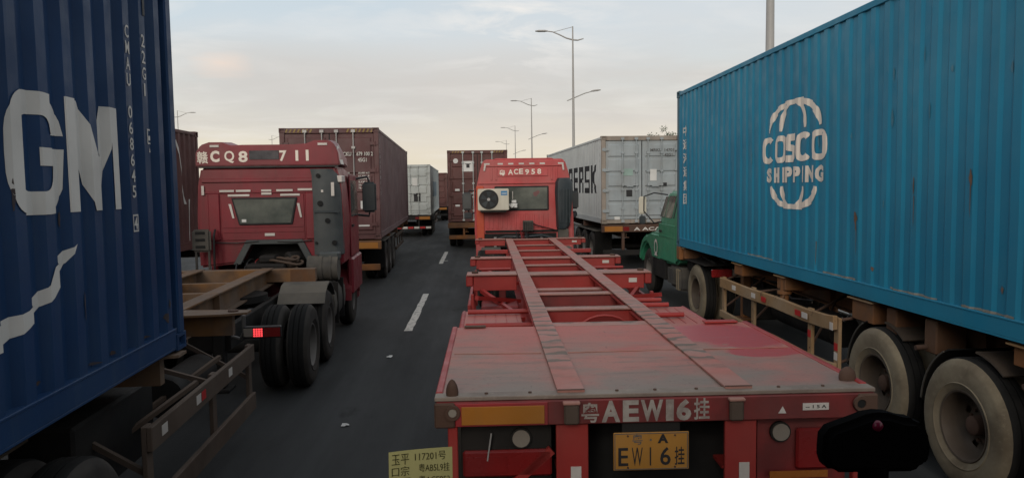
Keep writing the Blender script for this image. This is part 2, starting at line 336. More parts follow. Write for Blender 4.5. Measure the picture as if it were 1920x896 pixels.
# ------------------------------------------------------------------ lettering
def text_bm(s, bold=0.0):
    cu = bpy.data.curves.new('lettering', 'FONT'); cu.body = s; cu.size = 1.0; cu.offset = bold
    cu.resolution_u = 3
    ob = bpy.data.objects.new('lettering', cu); COL.objects.link(ob)
    dg = bpy.context.evaluated_depsgraph_get()
    me = bpy.data.meshes.new_from_object(ob.evaluated_get(dg))
    bpy.data.objects.remove(ob); bpy.data.curves.remove(cu)
    bm = bmesh.new(); bm.from_mesh(me); bpy.data.meshes.remove(me)
    return bm
def poly_bm(polys):
    bm = bmesh.new()
    for p in polys:
        vs = [bm.verts.new((a, b, 0)) for a, b in p]; bm.faces.new(vs)
    for f in bm.faces: f.normal_update()
    bmesh.ops.triangulate(bm, faces=bm.faces)
    return bm
def fit(bm, u0, u1, v0, v1):
    xs = [v.co.x for v in bm.verts]; ys = [v.co.y for v in bm.verts]
    if not xs: return bm
    ax, bx, ay, by = min(xs), max(xs), min(ys), max(ys)
    for v in bm.verts:
        v.co.x = u0 + (v.co.x - ax) / max(1e-6, bx - ax) * (u1 - u0); v.co.y = v0 + (v.co.y - ay) / max(1e-6, by - ay) * (v1 - v0)
    return bm
def cut(bm, us, vs):
    for axis, vals in ((0, us), (1, vs)):
        if not bm.verts: return
        lo = min(v.co[axis] for v in bm.verts); hi = max(v.co[axis] for v in bm.verts)
        for t in vals:
            if lo < t < hi:
                co = [0, 0, 0]; no = [0, 0, 0]; co[axis] = t; no[axis] = 1
                bmesh.ops.bisect_plane(bm, geom=bm.verts[:] + bm.edges[:] + bm.faces[:], plane_co=co, plane_no=no, dist=1e-5)
def decal(name, bm, fn, material, parent):
    for v in bm.verts: v.co = Vector(fn(v.co.x, v.co.y))
    me = bpy.data.meshes.new(name); bm.to_mesh(me); bm.free(); me.materials.append(material)
    ob = bpy.data.objects.new(name, me); COL.objects.link(ob); ob.parent = parent
    return ob
# ------------------------------------------------------------------ containers
class Container:
    pass
SLOPE = 0.15
def corr(u, p, depth):
    t = (u / p) % 1.0; a = 0.5 - SLOPE
    if t < a: return 0.0
    if t < 0.5: return -depth * (t - a) / SLOPE
    if t < 1 - SLOPE: return -depth
    return -depth * (1 - (t - 1 + SLOPE) / SLOPE)
def corr_folds(u0, u1, p):
    out = []; k = math.floor(u0 / p)
    while k * p < u1:
        for q in (0, 0.5 - SLOPE, 0.50, 1 - SLOPE):
            x = (k + q) * p
            if u0 < x < u1: out.append(x)
        k += 1
    return out
CASTING = None
def casting_mesh():
    global CASTING
    if CASTING: return CASTING
    bm = bmesh.new(); bmesh.ops.create_cube(bm, size=1.0)
    bmesh.ops.scale(bm, vec=(0.162, 0.178, 0.118), verts=bm.verts)
    fs = bm.faces[:]
    r = bmesh.ops.inset_individual(bm, faces=fs, thickness=0.034, depth=-0.0)
    bmesh.ops.inset_individual(bm, faces=fs, thickness=0.004, depth=-0.035)
    me = bpy.data.meshes.new('corner_casting'); bm.to_mesh(me); bm.free()
    CASTING = me
    return me
def castings(root, W, L, H, material):
    for x in (-1, 1):
        for y in (0.089, L - 0.089):
            for z in (0.059, H - 0.059):
                me = casting_mesh()
                o = bpy.data.objects.new('corner_casting', me); COL.objects.link(o); o.parent = root
                o.location = (x * (W / 2 - 0.081 + 0.004), y + (-0.004 if y < 1 else 0.004), z)
                if not me.materials: me.materials.append(None)
                o.material_slots[0].link = 'OBJECT'; o.material_slots[0].material = material
def make_container(label, loc, rz, L, H, paint, W=2.438, pitch=0.278, depth=0.036, door_paint=None, post_paint=None, seed=0, doors=True,
                   sides=(-1, 1), rod=None, cat='container', rod_tube=0.017, dent=0.006, group=None, phase=0.0):
    c = Container()
    c.root = root = thing('shipping_container', label, cat, loc, rz, group)
    c.L, c.H, c.W, c.pitch, c.depth, c.phase = L, H, W, pitch, depth, phase
    door_paint = door_paint or paint; post_paint = post_paint or paint
    zb, zt = 0.165, H - 0.085
    y0, y1 = 0.10, L - 0.10
    def off(u, v):
        n = noise.noise(Vector((u * 0.9 + seed * 7.3, v * 0.9, seed * 3.1)))
        e = min(1.0, (v - zb) / 0.3, (zt - v) / 0.3)
        return -0.012 + corr(u + phase, pitch, depth) + dent * n * max(0.0, e)
    c.off = off
    c.zb, c.zt = zb, zt
    for s in (-1, 1):
        us = [y0] + [q - phase for q in corr_folds(y0 + phase, y1 + phase, pitch)] + [y1]
        nv = 10 if s in sides else 1
        vs_ = [zb + (zt - zb) * i / nv for i in range(nv + 1)]
        m = MB(); n = len(us)
        m.add([(s * (W / 2 + off(u, v)), u, v) for v in vs_ for u in us],
              [(j * n + i, j * n + i + 1, (j + 1) * n + i + 1, (j + 1) * n + i) for j in range(nv) for i in range(n - 1)])
        p = m.build('side_panel', paint, root, smooth=12)
        if s == -1:
            p.data.flip_normals()
        # rails
        b = MB()
        b.box(s * (W / 2 - 0.05), s * (W / 2 - 0.004), 0.16, L - 0.16, 0.012, 0.030)
        b.box(s * (W / 2 - 0.012), s * (W / 2 - 0.003), 0.165, L - 0.165, 0.030, 0.150)
        b.box(s * (W / 2 - 0.07), s * (W / 2 + 0.001), 0.165, L - 0.165, 0.150, 0.166)
        b.build('bottom_rail', paint, root, bevel=0.003)
        MB().box(s * (W / 2 - 0.064), s * (W / 2 - 0.002), 0.12, L - 0.12, zt - 0.004, H - 0.022).build('top_rail', paint, root, bevel=0.006)
        for (ya, yb) in ((0.004, 0.11), (L - 0.11, L - 0.004)):
            MB().box(s * (W / 2 - 0.13), s * (W / 2 - 0.001), ya, yb, 0.112, H - 0.112).build('corner_post', post_paint, root, bevel=0.012)
    castings(root, W, L, H, post_paint)
    # roof and front wall
    us = [0.1] + corr_folds(0.1, L - 0.1, 0.209) + [L - 0.1]
    m = MB(); m.add([(x, u, H - 0.03 + corr(u, 0.209, 0.02)) for x in (-W / 2 + 0.06, W / 2 - 0.06) for u in us],
                    [(i, i + 1, len(us) + i + 1, len(us) + i) for i in range(len(us) - 1)])
    m.build('roof_panel', paint, root)
    us = [-W / 2 + 0.1] + corr_folds(-W / 2 + 0.1, W / 2 - 0.1, 0.25) + [W / 2 - 0.1]
    m = MB(); m.add([(u, L - 0.03 + corr(u, 0.25, 0.04), z) for z in (0.12, H - 0.1) for u in us],
                    [(i, i + 1, len(us) + i + 1, len(us) + i) for i in range(len(us) - 1)])
    m.build('front_panel', paint, root)
    m = MB(); m.box(-W / 2 + 0.07, W / 2 - 0.07, 0.1, L - 0.1, 0.10, 0.14); m.build('floor_panel', M['chassis'], root)
    MB().box(-W / 2 + 0.16, W / 2 - 0.16, 0.006, 0.10, H - 0.135, H - 0.002).build('door_header', post_paint, root, bevel=0.008)
    MB().box(-W / 2 + 0.16, W / 2 - 0.16, 0.006, 0.10, 0.004, 0.115).build('door_sill', post_paint, root, bevel=0.008)
    if doors:
        dz0, dz1 = 0.128, H - 0.148
        for s in (-1, 1):
            xa, xb = (0.012, W / 2 - 0.135)
            m = MB(); yf = 0.035
            # leaf: flat frame with recessed pressed panels
            m.box(s * xa, s * xb, yf, yf + 0.045, dz0, dz1)
            d = m.build('door', door_paint, root, bevel=0.004)
            k = 5; hh = (dz1 - dz0 - 0.12) / k
            for i in range(k):
                za = dz0 + 0.06 + i * hh + 0.03; zc = za + hh - 0.06
                q = MB()
                A = [(s * (xa + 0.07), yf - 0.001, za), (s * (xb - 0.05), yf - 0.001, za), (s * (xb - 0.05), yf - 0.001, zc), (s * (xa + 0.07), yf - 0.001, zc)]
                B = [(s * (xa + 0.11), yf - 0.028, za + 0.03), (s * (xb - 0.09), yf - 0.028, za + 0.03), (s * (xb - 0.09), yf - 0.028, zc - 0.03), (s * (xa + 0.11), yf - 0.028, zc - 0.03)]
                q.add(A + B, [(4, 5, 6, 7), (0, 1, 5, 4), (1, 2, 6, 5), (2, 3, 7, 6), (3, 0, 4, 7)])
                q.build('door_panel', door_paint, d)
            rm = rod or M['rodsteel']
            for fx in (0.155, 0.54):
                x = s * (xa + (xb - xa) * fx)
                q = MB(); q.cyl((x, yf - 0.055, 0.05), (x, yf - 0.055, H - 0.06), rod_tube, 10)
                for z in (0.07, H - 0.085): q.box(x - 0.05, x + 0.05, yf - 0.075, yf - 0.02, z - 0.035, z + 0.035)
                for z in (0.45, 1.0, 1.55, H - 0.5): q.box(x - 0.045, x + 0.045, yf - 0.078, yf - 0.030, z - 0.03, z + 0.03)
                r_ = q.build('locking_rod', rm, d, smooth=40)
                h = MB(); h.bar((x, yf - 0.095, 1.15), (x + s * 0.30 * (1 if fx < 0.4 else -1), yf - 0.10, 1.10), 0.02, 0.035)
                h.box(x - 0.03, x + 0.03, yf - 0.105, yf - 0.05, 1.11, 1.19)
                h.build('door_handle', rm, d)
            for i in range(4):
                z = dz0 + 0.25 + i * (dz1 - dz0 - 0.5) / 3
                q = MB(); q.box(s * (xb - 0.09), s * (W / 2 - 0.02), yf - 0.05, yf - 0.032, z - 0.04, z + 0.04)
                q.cyl((s * (xb + 0.045), yf - 0.045, z - 0.055), (s * (xb + 0.045), yf - 0.045, z + 0.055), 0.02, 8)
                q.build('hinge', door_paint, d)
        g = MB(); g.box(-0.012, 0.012, 0.032, 0.07, dz0, dz1); g.build('door_gasket', M['gasket'], root)
    return c
def side_mark(c, s, name, bm, material, lift=0.005):
    # s=+1: text runs towards +y ; s=-1: text runs towards -y (bm is given in t = s*y)
    fol = [s * (f - c.phase) for f in corr_folds(c.phase, c.L + c.phase, c.pitch)]
    vv = [c.zb + 0.14 * i for i in range(int((c.zt - c.zb) / 0.14) + 1)]
    cut(bm, sorted(fol), vv)
    return decal(name, bm, lambda t, v: (s * (c.W / 2 + c.off(s * t, v) + lift), s * t, v), material, c.root)
def side_text(c, s, text, ya, yb, za, zb, material, bold=0.0, name='marking'):
    t0, t1 = sorted((s * ya, s * yb))
    return side_mark(c, s, name, fit(text_bm(text, bold), t0, t1, za, zb), material)
def rear_text(c, text, xa, xb, za, zb, material, bold=0.0, y=0.002, name='marking'):
    return decal(name, fit(text_bm(text, bold), xa, xb, za, zb), lambda t, v: (t, y, v), material, c.root)
def plane_text(parent, text, xa, xb, za, zb, y, material, bold=0.0, name='lettering', fn=None):
    return decal(name, fit(text_bm(text, bold), xa, xb, za, zb), fn or (lambda t, v: (t, y, v)), material, parent)

# ------------------------------------------------------------------ wheels
WHEELS = {}
def wheel_meshes(kind):
    if kind in WHEELS: return WHEELS[kind]
    r = 0.525; w = 0.27
    side = {'cream': M['sidewall_cream'], 'grey': M['sidewall'], 'plain': M['rubber']}[kind]
    rimm = {'cream': M['rim_brown'], 'grey': M['rim'], 'plain': M['rim']}[kind]
    prof = [(-w + 0.02, 0.275), (-w + 0.005, 0.31), (-w, 0.40), (-w + 0.018, 0.475), (-w + 0.045, r - 0.012), (-w + 0.07, r),
            (-w + 0.095, r), (-w + 0.097, r - 0.014), (-w + 0.107, r - 0.014), (-w + 0.109, r), (-w + 0.158, r), (-w + 0.160, r - 0.014), (-w + 0.170, r - 0.014), (-w + 0.172, r),
            (-0.07, r), (-0.045, r - 0.012), (-0.018, 0.482), (-0.008, 0.465), (-0.005, 0.452), (0.0, 0.42), (0.002, 0.375), (-0.003, 0.335), (0.003, 0.328), (-0.006, 0.318), (-0.014, 0.295), (-0.03, 0.272)]
    ns = len(prof) - 1
    ms = [0] * ns
    for i in range(ns - 10, ns): ms[i] = 1
    for i in range(0, 4): ms[i] = 1
    t = MB(); t.lathe(prof, (0, 0, 0), 44, ms)
    ty = t.build('tyre', [M['rubber'], side], None, smooth=35)
    # tread blocks: shallow cross cuts at the shoulders
    rim = MB()
    rp = [(-0.028, 0.278), (-0.018, 0.272), (-0.022, 0.258), (-0.045, 0.250), (-0.11, 0.244), (-0.16, 0.232), (-0.185, 0.205), (-0.192, 0.165), (-0.182, 0.135), (-0.176, 0.10), (-0.176, 0.0)]
    rim.lathe(rp, (0, 0, 0), 40, skip=lambda i, j: i == 6 and j % 5 in (0, 1))
    rim.lathe([(-0.25, 0.0), (-0.25, 0.262), (-0.03, 0.262)], (0, 0, 0), 20)
    rm = rim.build('rim', rimm, None, smooth=40)
    hub = MB(); hub.lathe([(-0.18, 0.0), (-0.18, 0.082), (-0.10, 0.074), (-0.085, 0.055), (-0.085, 0.0)], (0, 0, 0), 18)
    for k in range(10):
        a = 2 * pi * k / 10; c = Vector((-0.186, 0.118 * cos(a), 0.118 * sin(a)))
        hub.tube([c, c + Vector((0.03, 0, 0))], 0.014, 6)
    hb = hub.build('hub', M['rust'] if kind == 'cream' else M['chassis'], None, smooth=40)
    WHEELS[kind] = (ty, rm, hb)
    for o in (ty, rm, hb): COL.objects.unlink(o)
    return WHEELS[kind]
def wheel(root, x, y, side, kind='grey', r=0.525, dual=True, zc=None, rims=True):
    ty, rm, hb = wheel_meshes(kind)
    w = sub('wheel', root, (x, y, zc if zc is not None else r), (random.uniform(0, 6.28), 0, 0))
    w.scale = (side * 1.0, r / 0.525, r / 0.525)
    for o in ((ty, rm, hb) if rims else (ty,)):
        c = o.copy(); COL.objects.link(c); c.parent = w; c.name = o.name.split('.')[0]
    if dual:
        c = ty.copy(); COL.objects.link(c); c.parent = w; c.name = 'tyre'; c.location = (-0.32, 0, 0)
    return w
def axle(root, y, half, kind='grey', r=0.525, dual=True, sides=(-1, 1)):
    for s in sides: wheel(root, s * half, y, s, kind, r, dual)
    MB().cyl((-half + 0.3, y, r), (half - 0.3, y, r), 0.075, 10).build('axle', M['chassis'], root, smooth=40)

# ------------------------------------------------------------------ generic skeletal trailer below a container
def far_trailer(label, loc, rz, L, ztop, paint, axles, kind='grey', group=None, strips=False, boards=(-1, 1), bar_mat=None):
    t = thing('container_trailer', label, 'trailer', loc, rz, group)
    for s in (-1, 1):
        MB().ibeam(s * 0.48, 0.02, L, ztop, 0.42, h1=0.30).build('main_beam', paint, t)
    for y in (0.05, L * 0.25, L * 0.5, L * 0.75, L - 0.1):
        MB().box(-1.2, 1.2, y, y + 0.16, ztop - 0.19, ztop - 0.022).build('cross_beam', paint, t, bevel=0.006)
    MB().box(-1.24, 1.24, -0.10, 0.04, ztop - 0.24, ztop - 0.03).build('rear_beam', paint, t, bevel=0.01)
    for s in boards:
        MB().box(s * 0.62, s * 1.16, -0.112, -0.101, ztop - 0.215, ztop - 0.065).build('reflector_board', M['refl_o'], t)
        MB().box(s * 0.42, s * 0.60, -0.112, -0.101, ztop - 0.20, ztop - 0.08).build('tail_lamp', M['lamp_red'], t)
    m = MB()
    for s in (-1, 1): m.box(s * 0.55, s * 0.63, -0.05, 0.03, 0.50, ztop - 0.24)
    m.build('bumper_bracket', paint, t)
    b = MB().box(-1.2, 1.2, -0.09, -0.01, 0.40, 0.56).build('bumper_bar', M['chassis'] if strips else (bar_mat or paint), t, bevel=0.008)
    for i in range(8 if strips else 0):
        x = -1.15 + i * 0.30
        MB().box(x, x + 0.26, -0.096, -0.0915, 0.43, 0.53).build('reflective_strip', M['refl_w'] if i % 2 else M['refl_r'], b)
    for y in axles: axle(t, y, 1.22, kind)
    for s in (-1, 1):
        m = MB(); y0, y1 = min(axles) - 0.62, max(axles) + 0.62
        m.box(s * 0.66, s * 1.23, y0, y1, 1.06, 1.075); m.build('mudguard', M['dusty'], t)
        m = MB(); m.box(s * 0.68, s * 1.22, y0 - 0.02, y0, 0.35, 1.05); m.build('mud_flap', M['rubber'], t)
        g = MB()
        ya, yb = max(axles) + 0.9, L * 0.72
        for z in (0.48, 0.88): g.box(s * 1.19, s * 1.23, ya, yb, z, z + 0.10)
        for k in range(4):
            y = ya + 0.02 + k * (yb - ya - 0.1) / 3; g.box(s * 1.15, s * 1.188, y, y + 0.07, 0.46, ztop - 0.2)
        g.build('side_guard', M['guard_g'], t, bevel=0.004)
    return t
# ------------------------------------------------------------------ ground, road, markings
def ground_mat(name, c1, c2, c3, rough, patch=0.0):
    m = bpy.data.materials.new(name); m.use_nodes = True; N, L = m.node_tree.nodes, m.node_tree.links
    b = N['Principled BSDF']; t = N.new('ShaderNodeTexCoord'); b.inputs['Specular IOR Level'].default_value = 0.18
    def nz(sc, det, st=(1, 1, 1)):
        mp = N.new('ShaderNodeMapping'); mp.inputs['Scale'].default_value = st; L.new(t.outputs['Object'], mp.inputs[0])
        n = N.new('ShaderNodeTexNoise'); n.inputs['Scale'].default_value = sc; n.inputs['Detail'].default_value = det; n.inputs['Roughness'].default_value = 0.62
        L.new(mp.outputs[0], n.inputs['Vector']); return n.outputs['Fac']
    def mr(f, a, bb, c=0, d=1):
        r = N.new('ShaderNodeMapRange'); L.new(f, r.inputs[0]); r.inputs[1].default_value = a; r.inputs[2].default_value = bb; r.inputs[3].default_value = c; r.inputs[4].default_value = d
        return r.outputs[0]
    def mx(f, a, bb):
        x = N.new('ShaderNodeMix'); x.data_type = 'RGBA'; L.new(f, x.inputs['Factor'])
        for s, v in ((x.inputs['A'], a), (x.inputs['B'], bb)):
            if isinstance(v, tuple): s.default_value = (*v, 1)
            else: L.new(v, s)
        return x.outputs['Result']
    base = mx(mr(nz(0.55, 6, (1, 0.25, 1)), 0.38, 0.66), c1, c2)
    grit = mx(mr(nz(95, 3), 0.52, 0.75), base, c3)
    col = mx(mr(nz(2.6, 7, (1, 0.35, 1)), 0.60, 0.70, 0, 0.55), grit, tuple(x * 0.55 for x in c1))
    col = mx(mr(nz(1.0, 5, (1.5, 0.022, 1)), 0.50, 0.66, 0, 0.5), col, tuple(x * 1.5 for x in c2))
    col = mx(mr(nz(0.9, 8, (1.2, 0.5, 1)), 0.63, 0.68, 0, 0.75), col, tuple(x * 0.38 for x in c1))
    L.new(col, b.inputs['Base Color'])
    L.new(mr(nz(1.3, 5, (1, 0.2, 1)), 0.3, 0.7, rough - 0.13, rough + 0.1), b.inputs['Roughness'])
    bp = N.new('ShaderNodeBump'); bp.inputs['Strength'].default_value = 0.5; bp.inputs['Distance'].default_value = 0.006
    L.new(nz(120, 3), bp.inputs['Height']); L.new(bp.outputs[0], b.inputs['Normal'])
    return m
M['asphalt'] = ground_mat('asphalt', (0.023, 0.0245, 0.0255), (0.032, 0.0335, 0.0345), (0.052, 0.053, 0.053), 0.74)
M['soil'] = ground_mat('verge_soil', (0.09, 0.085, 0.055), (0.06, 0.075, 0.035), (0.12, 0.11, 0.08), 0.9)

def sheet(name, x0, x1, y0, y1, z, material, nx=1, ny=1):
    m = MB(); m.add([(x0 + (x1 - x0) * i / nx, y0 + (y1 - y0) * j / ny, z) for j in range(ny + 1) for i in range(nx + 1)],
                    [(j * (nx + 1) + i, j * (nx + 1) + i + 1, (j + 1) * (nx + 1) + i + 1, (j + 1) * (nx + 1) + i) for j in range(ny) for i in range(nx)])
    return m.build(name, material)
tag(sheet('ground', -4000, 4000, -300, 8000, -0.02, M['soil']), kind='structure')
road = tag(sheet('road', -12.6, 6.55, -40, 900, 0.0, M['asphalt']), kind='structure')
for x0, x1 in ((6.55, 6.70), (-12.75, -12.6)):
    k = MB().box(x0, x1, -40, 900, -0.015, 0.13).build('kerb', M['kerb'], None, bevel=0.01); tag(k, kind='structure')

def paint_mat():
    m = bpy.data.materials.new('worn_road_paint'); m.use_nodes = True; N, L = m.node_tree.nodes, m.node_tree.links
    b = N['Principled BSDF']; t = N.new('ShaderNodeTexCoord')
    n = N.new('ShaderNodeTexNoise'); n.inputs['Scale'].default_value = 9; n.inputs['Detail'].default_value = 8; n.inputs['Roughness'].default_value = 0.7
    L.new(t.outputs['Object'], n.inputs['Vector'])
    r = N.new('ShaderNodeValToRGB'); r.color_ramp.elements[0].position = 0.36; r.color_ramp.elements[0].color = (0.10, 0.10, 0.095, 1)
    r.color_ramp.elements[1].position = 0.50; r.color_ramp.elements[1].color = (0.50, 0.48, 0.44, 1)
    L.new(n.outputs['Fac'], r.inputs[0]); L.new(r.outputs[0], b.inputs['Base Color']); b.inputs['Roughness'].default_value = 0.7
    return m
M['roadpaint'] = paint_mat()
def lane_dash(x, y0, y1, w):
    rng = random.Random(int(y0 * 10)); n = 14; m = MB(); L_, R_ = [], []
    for i in range(n + 1):
        y = y0 + (y1 - y0) * i / n
        L_.append((x - w / 2 + rng.uniform(-0.012, 0.006), y, 0.004)); R_.append((x + w / 2 + rng.uniform(-0.006, 0.012), y, 0.004))
    m.add(L_ + R_, [(i, n + 1 + i, n + 2 + i, i + 1) for i in range(n)])
    return m.build('lane_dash', M['roadpaint'], road)
for i in range(14):
    y0 = 12.7 + 11.4 * (i - 1)
    lane_dash(-1.24, y0, y0 + 4.5, 0.13)
    lane_dash(-5.1, y0 + 1.0, y0 + 5.5, 0.13)
    if i < 1 or i > 3: lane_dash(2.85, y0, y0 + 4.5, 0.13)
m = MB().box(-1.33, -1.05, 25.0, 25.12, 0.003, 0.006).build('worn_mark', M['roadpaint'], road)

# litter
rng = random.Random(5)
for (x, y, s, lb) in ((-1.33, 10.7, 0.05, 'small white paper scrap on the asphalt beside the tandem wheels'),
                      (-1.42, 7.6, 0.045, 'pale litter scrap on the dark road left of the red flatbed')):
    pts = [(x + s * rng.uniform(0.6, 1.2) * cos(a), y + s * rng.uniform(0.6, 1.4) * sin(a), 0.006 + rng.uniform(0, 0.02)) for a in [i * pi / 4 for i in range(8)]]
    m = MB(); m.add(pts + [(x, y, 0.03), (x, y, 0.005)], [(i, (i + 1) % 8, 8) for i in range(8)] + [((i + 1) % 8, i, 9) for i in range(8)])
    tag(m.build('paper_scrap', M['sticker']), lb, 'litter')

# ------------------------------------------------------------------ street lamps
def street_lamp(label, x, y, H=13.6, flip=1, group='double-arm street lamps'):
    # flip=+1: the long upper arm reaches towards -x (over the road)
    t = thing('street_lamp', label, 'street lamp', (x, y, 0), 0, group)
    f = -flip
    m = MB(); n = 10
    m.tube([(0, 0, -0.02), (0, 0, 0.5), (0, 0, 8.0), (0, 0, H)], [0.13, 0.125, 0.085, 0.045], 12); m.build('pole', M['pole'], t, smooth=50)
    m = MB(); m.box(-0.22, 0.22, -0.22, 0.22, 0.0, 0.03)
    for a in (-0.16, 0.16):
        for b in (-0.16, 0.16): m.cyl((a, b, 0.03), (a, b, 0.08), 0.02, 6)
    m.build('base_plate', M['pole'], t)
    za = H - 0.92
    pts = [(f * -0.75, 0, za + 0.08), (f * -0.35, 0, za - 0.03), (0, 0, za), (f * 0.45, 0, za + 0.12), (f * 0.9, 0, za + 0.34), (f * 1.4, 0, za + 0.55), (f * 1.8, 0, za + 0.60)]
    a = MB().tube(pts, [0.035, 0.05, 0.055, 0.05, 0.045, 0.04, 0.035], 8).build('upper_arm', M['pole'], t, smooth=50)
    hd = MB(); hd.loft([[(f * u, yy * w, za + 0.60 + zz * h) for yy, zz in ((-1, 0), (-0.7, 1), (0.7, 1), (1, 0), (0.8, -0.6), (-0.8, -0.6))] for u, w, h in ((1.75, 0.06, 0.04), (1.95, 0.14, 0.07), (2.4, 0.15, 0.07), (2.62, 0.08, 0.03))])
    hd.build('lamp_head', M['pole'], a, smooth=40)
    MB().tube([(0, 0, H - 0.03), (f * 1.35, 0, za + 0.54)], 0.018, 6).build('tie_rod', M['pole'], t)
    zl = H - 4.95
    b = MB().tube([(f * 0.45, 0, zl - 0.18), (0, 0, zl), (-f * 0.8, 0, zl + 0.33), (-f * 1.3, 0, zl + 0.46)], [0.03, 0.04, 0.035, 0.03], 8).build('lower_arm', M['pole'], t, smooth=50)
    hd = MB(); hd.loft([[(-f * u, yy * w, zl + 0.50 + (u - 1.5) * 0.12 + zz * h) for yy, zz in ((-1, 0), (-0.7, 1), (0.7, 1), (1, 0), (0.8, -0.6), (-0.8, -0.6))] for u, w, h in ((1.25, 0.05, 0.04), (1.4, 0.13, 0.07), (1.75, 0.13, 0.07), (1.95, 0.06, 0.03))])
    hd.build('lamp_head', M['pole'], b, smooth=40)
    return t
street_lamp('tall grey lamp post nearest the viewer, rising behind the long blue container', 6.82, 17.0)
for (y, x, lb) in ((52.0, 6.84, 'tall double-arm street lamp rising behind the pale grey container'),
               (93.0, 6.95, 'second double-arm lamp up the road, right of the brown container'),
               (134.0, 7.0, 'third double-arm lamp up the road, left of the second'),
               (174.0, 7.0, 'small far double-arm lamp, farthest one seen above the red cab')):
    street_lamp(lb, x, y)
street_lamp('street lamp on the far left beside the navy container edge', -43.3, 110, H=14.3, flip=-1)
street_lamp('small distant street lamp between the red cab roof and maroon container', -43.5, 160, H=14.3, flip=-1)

# ------------------------------------------------------------------ the one tree top beyond the pale container
def tree(label, x, y, h, r, seed):
    rng = random.Random(seed)
    t = thing('tree', label, 'tree', (x, y, 0))
    m = MB(); m.tube([(0, 0, -0.1), (0.05, 0, 1.5), (-0.05, 0.05, h * 0.55), (0, 0, h * 0.8)], [0.2, 0.16, 0.11, 0.03], 9)
    for k in range(7):
        a = k * 2.4; z = h * (0.45 + 0.05 * k)
        m.tube([(0, 0, z), (0.5 * r * cos(a), 0.5 * r * sin(a), z + 0.5), (0.85 * r * cos(a), 0.85 * r * sin(a), z + 0.9)], [0.06, 0.04, 0.015], 6)
    m.build('trunk', M['bark'], t, smooth=50)
    m = MB()
    clumps = []
    for k in range(46):
        while True:
            p = Vector((rng.uniform(-1, 1), rng.uniform(-1, 1), rng.uniform(-1, 1)))
            if 0.3 < p.length < 1: break
        clumps.append((Vector((p.x * r, p.y * r, h * 0.72 + p.z * h * 0.27)), rng.uniform(0.28, 0.55)))
    for c, cr in clumps:
        for q in range(70):
            d = Vector((rng.gauss(0, 1), rng.gauss(0, 1), rng.gauss(0, 0.8))).normalized() * cr * rng.uniform(0.3, 1)
            p = c + d; a = Vector((rng.uniform(-1, 1), rng.uniform(-1, 1), rng.uniform(-0.6, 0.6))).normalized() * rng.uniform(0.05, 0.09)
            b = a.cross(Vector((rng.uniform(-1, 1), rng.uniform(-1, 1), rng.uniform(-1, 1)))).normalized() * 0.035
            m.add([p - a, p + b, p + a, p - b], [(0, 1, 2, 3)])
    m.build('crown', M['leaf'], t, fix=False)
tree('green tree top peeking over the pale grey container roof', 15.2, 60, 7.35, 1.6, 3)
# ------------------------------------------------------------------ left lane, near: navy container on an ochre skeletal trailer
YAW_A = 2.6
ta = radians(YAW_A); dirA = Vector((-sin(ta), cos(ta), 0)); PA = Vector((-3.42, 5.5, 0))
LA = 6.058
o = PA - dirA * LA
cA = make_container('dark navy blue container with white lettering at the left edge', (o.x, o.y, 1.305), YAW_A, LA, 2.66, M['cma'], pitch=0.254, depth=0.044, phase=0.254 * 1000.165 - (6.058 - 0.765), seed=1, doors=False, sides=(1,))
U = lambda u: LA + u
ZA = 1.305
def A_poly(name, pts, material=M['white_mark']):
    return side_mark(cA, 1, name, poly_bm([[(U(a), b - ZA) for a, b in p] for p in pts]), material)
# big letters of the company name, G and M in view
Gx0, Gx1, Gz0, Gz1 = -2.098, -1.585, 2.350, 2.952
def G_shape(x0, x1, z0, z1):
    w, h = x1 - x0, z1 - z0
    outer = [(0.50 + 0.50 * (abs(cos(a)) ** 0.55) * (1 if cos(a) >= 0 else -1), 0.5 + 0.5 * (abs(sin(a)) ** 0.55) * (1 if sin(a) >= 0 else -1)) for a in [radians(22 + (338 - 22) * k / 40) for k in range(41)]]
    inner = [(0.50 + 0.21 * (abs(cos(a)) ** 0.55) * (1 if cos(a) >= 0 else -1), 0.5 + 0.31 * (abs(sin(a)) ** 0.55) * (1 if sin(a) >= 0 else -1)) for a in [radians(40 + (335 - 40) * k / 30) for k in range(31)]]
    o_ = [(1.0, 0.665)] + outer + [(1.0, 0.55), (0.52, 0.55), (0.52, 0.40), (0.71, 0.40)] + inner[::-1] + [(0.70, 0.665)]
    return [(x0 + a * w, z0 + b * h) for a, b in o_]
A_poly('letter_g', [G_shape(Gx0, Gx1, Gz0, Gz1)])
def M_shape(x0, x1, z0, z1):
    w, h = x1 - x0, z1 - z0
    o_ = [(0, 0), (0, 1), (0.31, 1), (0.53, 0.50), (0.73, 1), (1, 1), (1, 0), (0.81, 0), (0.81, 0.66), (0.63, 0.0), (0.43, 0.0), (0.19, 0.66), (0.19, 0)]
    return [(x0 + a * w, z0 + b * h) for a, b in o_]
A_poly('letter_m', [M_shape(-1.575, -0.925, 2.355, 2.958)])
A_poly('swoosh', [[(-3.4, 1.66), (-2.9, 1.70), (-2.23, 1.757), (-2.03, 1.820), (-1.79, 1.932), (-1.60, 2.09), (-1.535, 2.185), (-1.765, 2.085), (-1.83, 1.990), (-2.02, 1.905), (-2.21, 1.880), (-2.9, 1.82), (-3.4, 1.80)]])
def A_vert(text, u, z_top, z_bot, hgt, wid, mtl=M['white_mark'], bold=0.012):
    n = len(text); st = (z_top - z_bot - hgt) / max(1, n - 1)
    for i, ch in enumerate(text):
        if ch == ' ': continue
        z1 = z_top - i * st
        w = wid if ch not in '1I' else wid * 0.35
        bm = fit(text_bm(ch, bold), U(u - w / 2), U(u + w / 2), z1 - hgt - ZA, z1 - ZA)
        side_mark(cA, 1, 'marking', bm, mtl)
A_vert('CMAU 068645 4', -0.765, 3.50, 2.22, 0.078, 0.056)
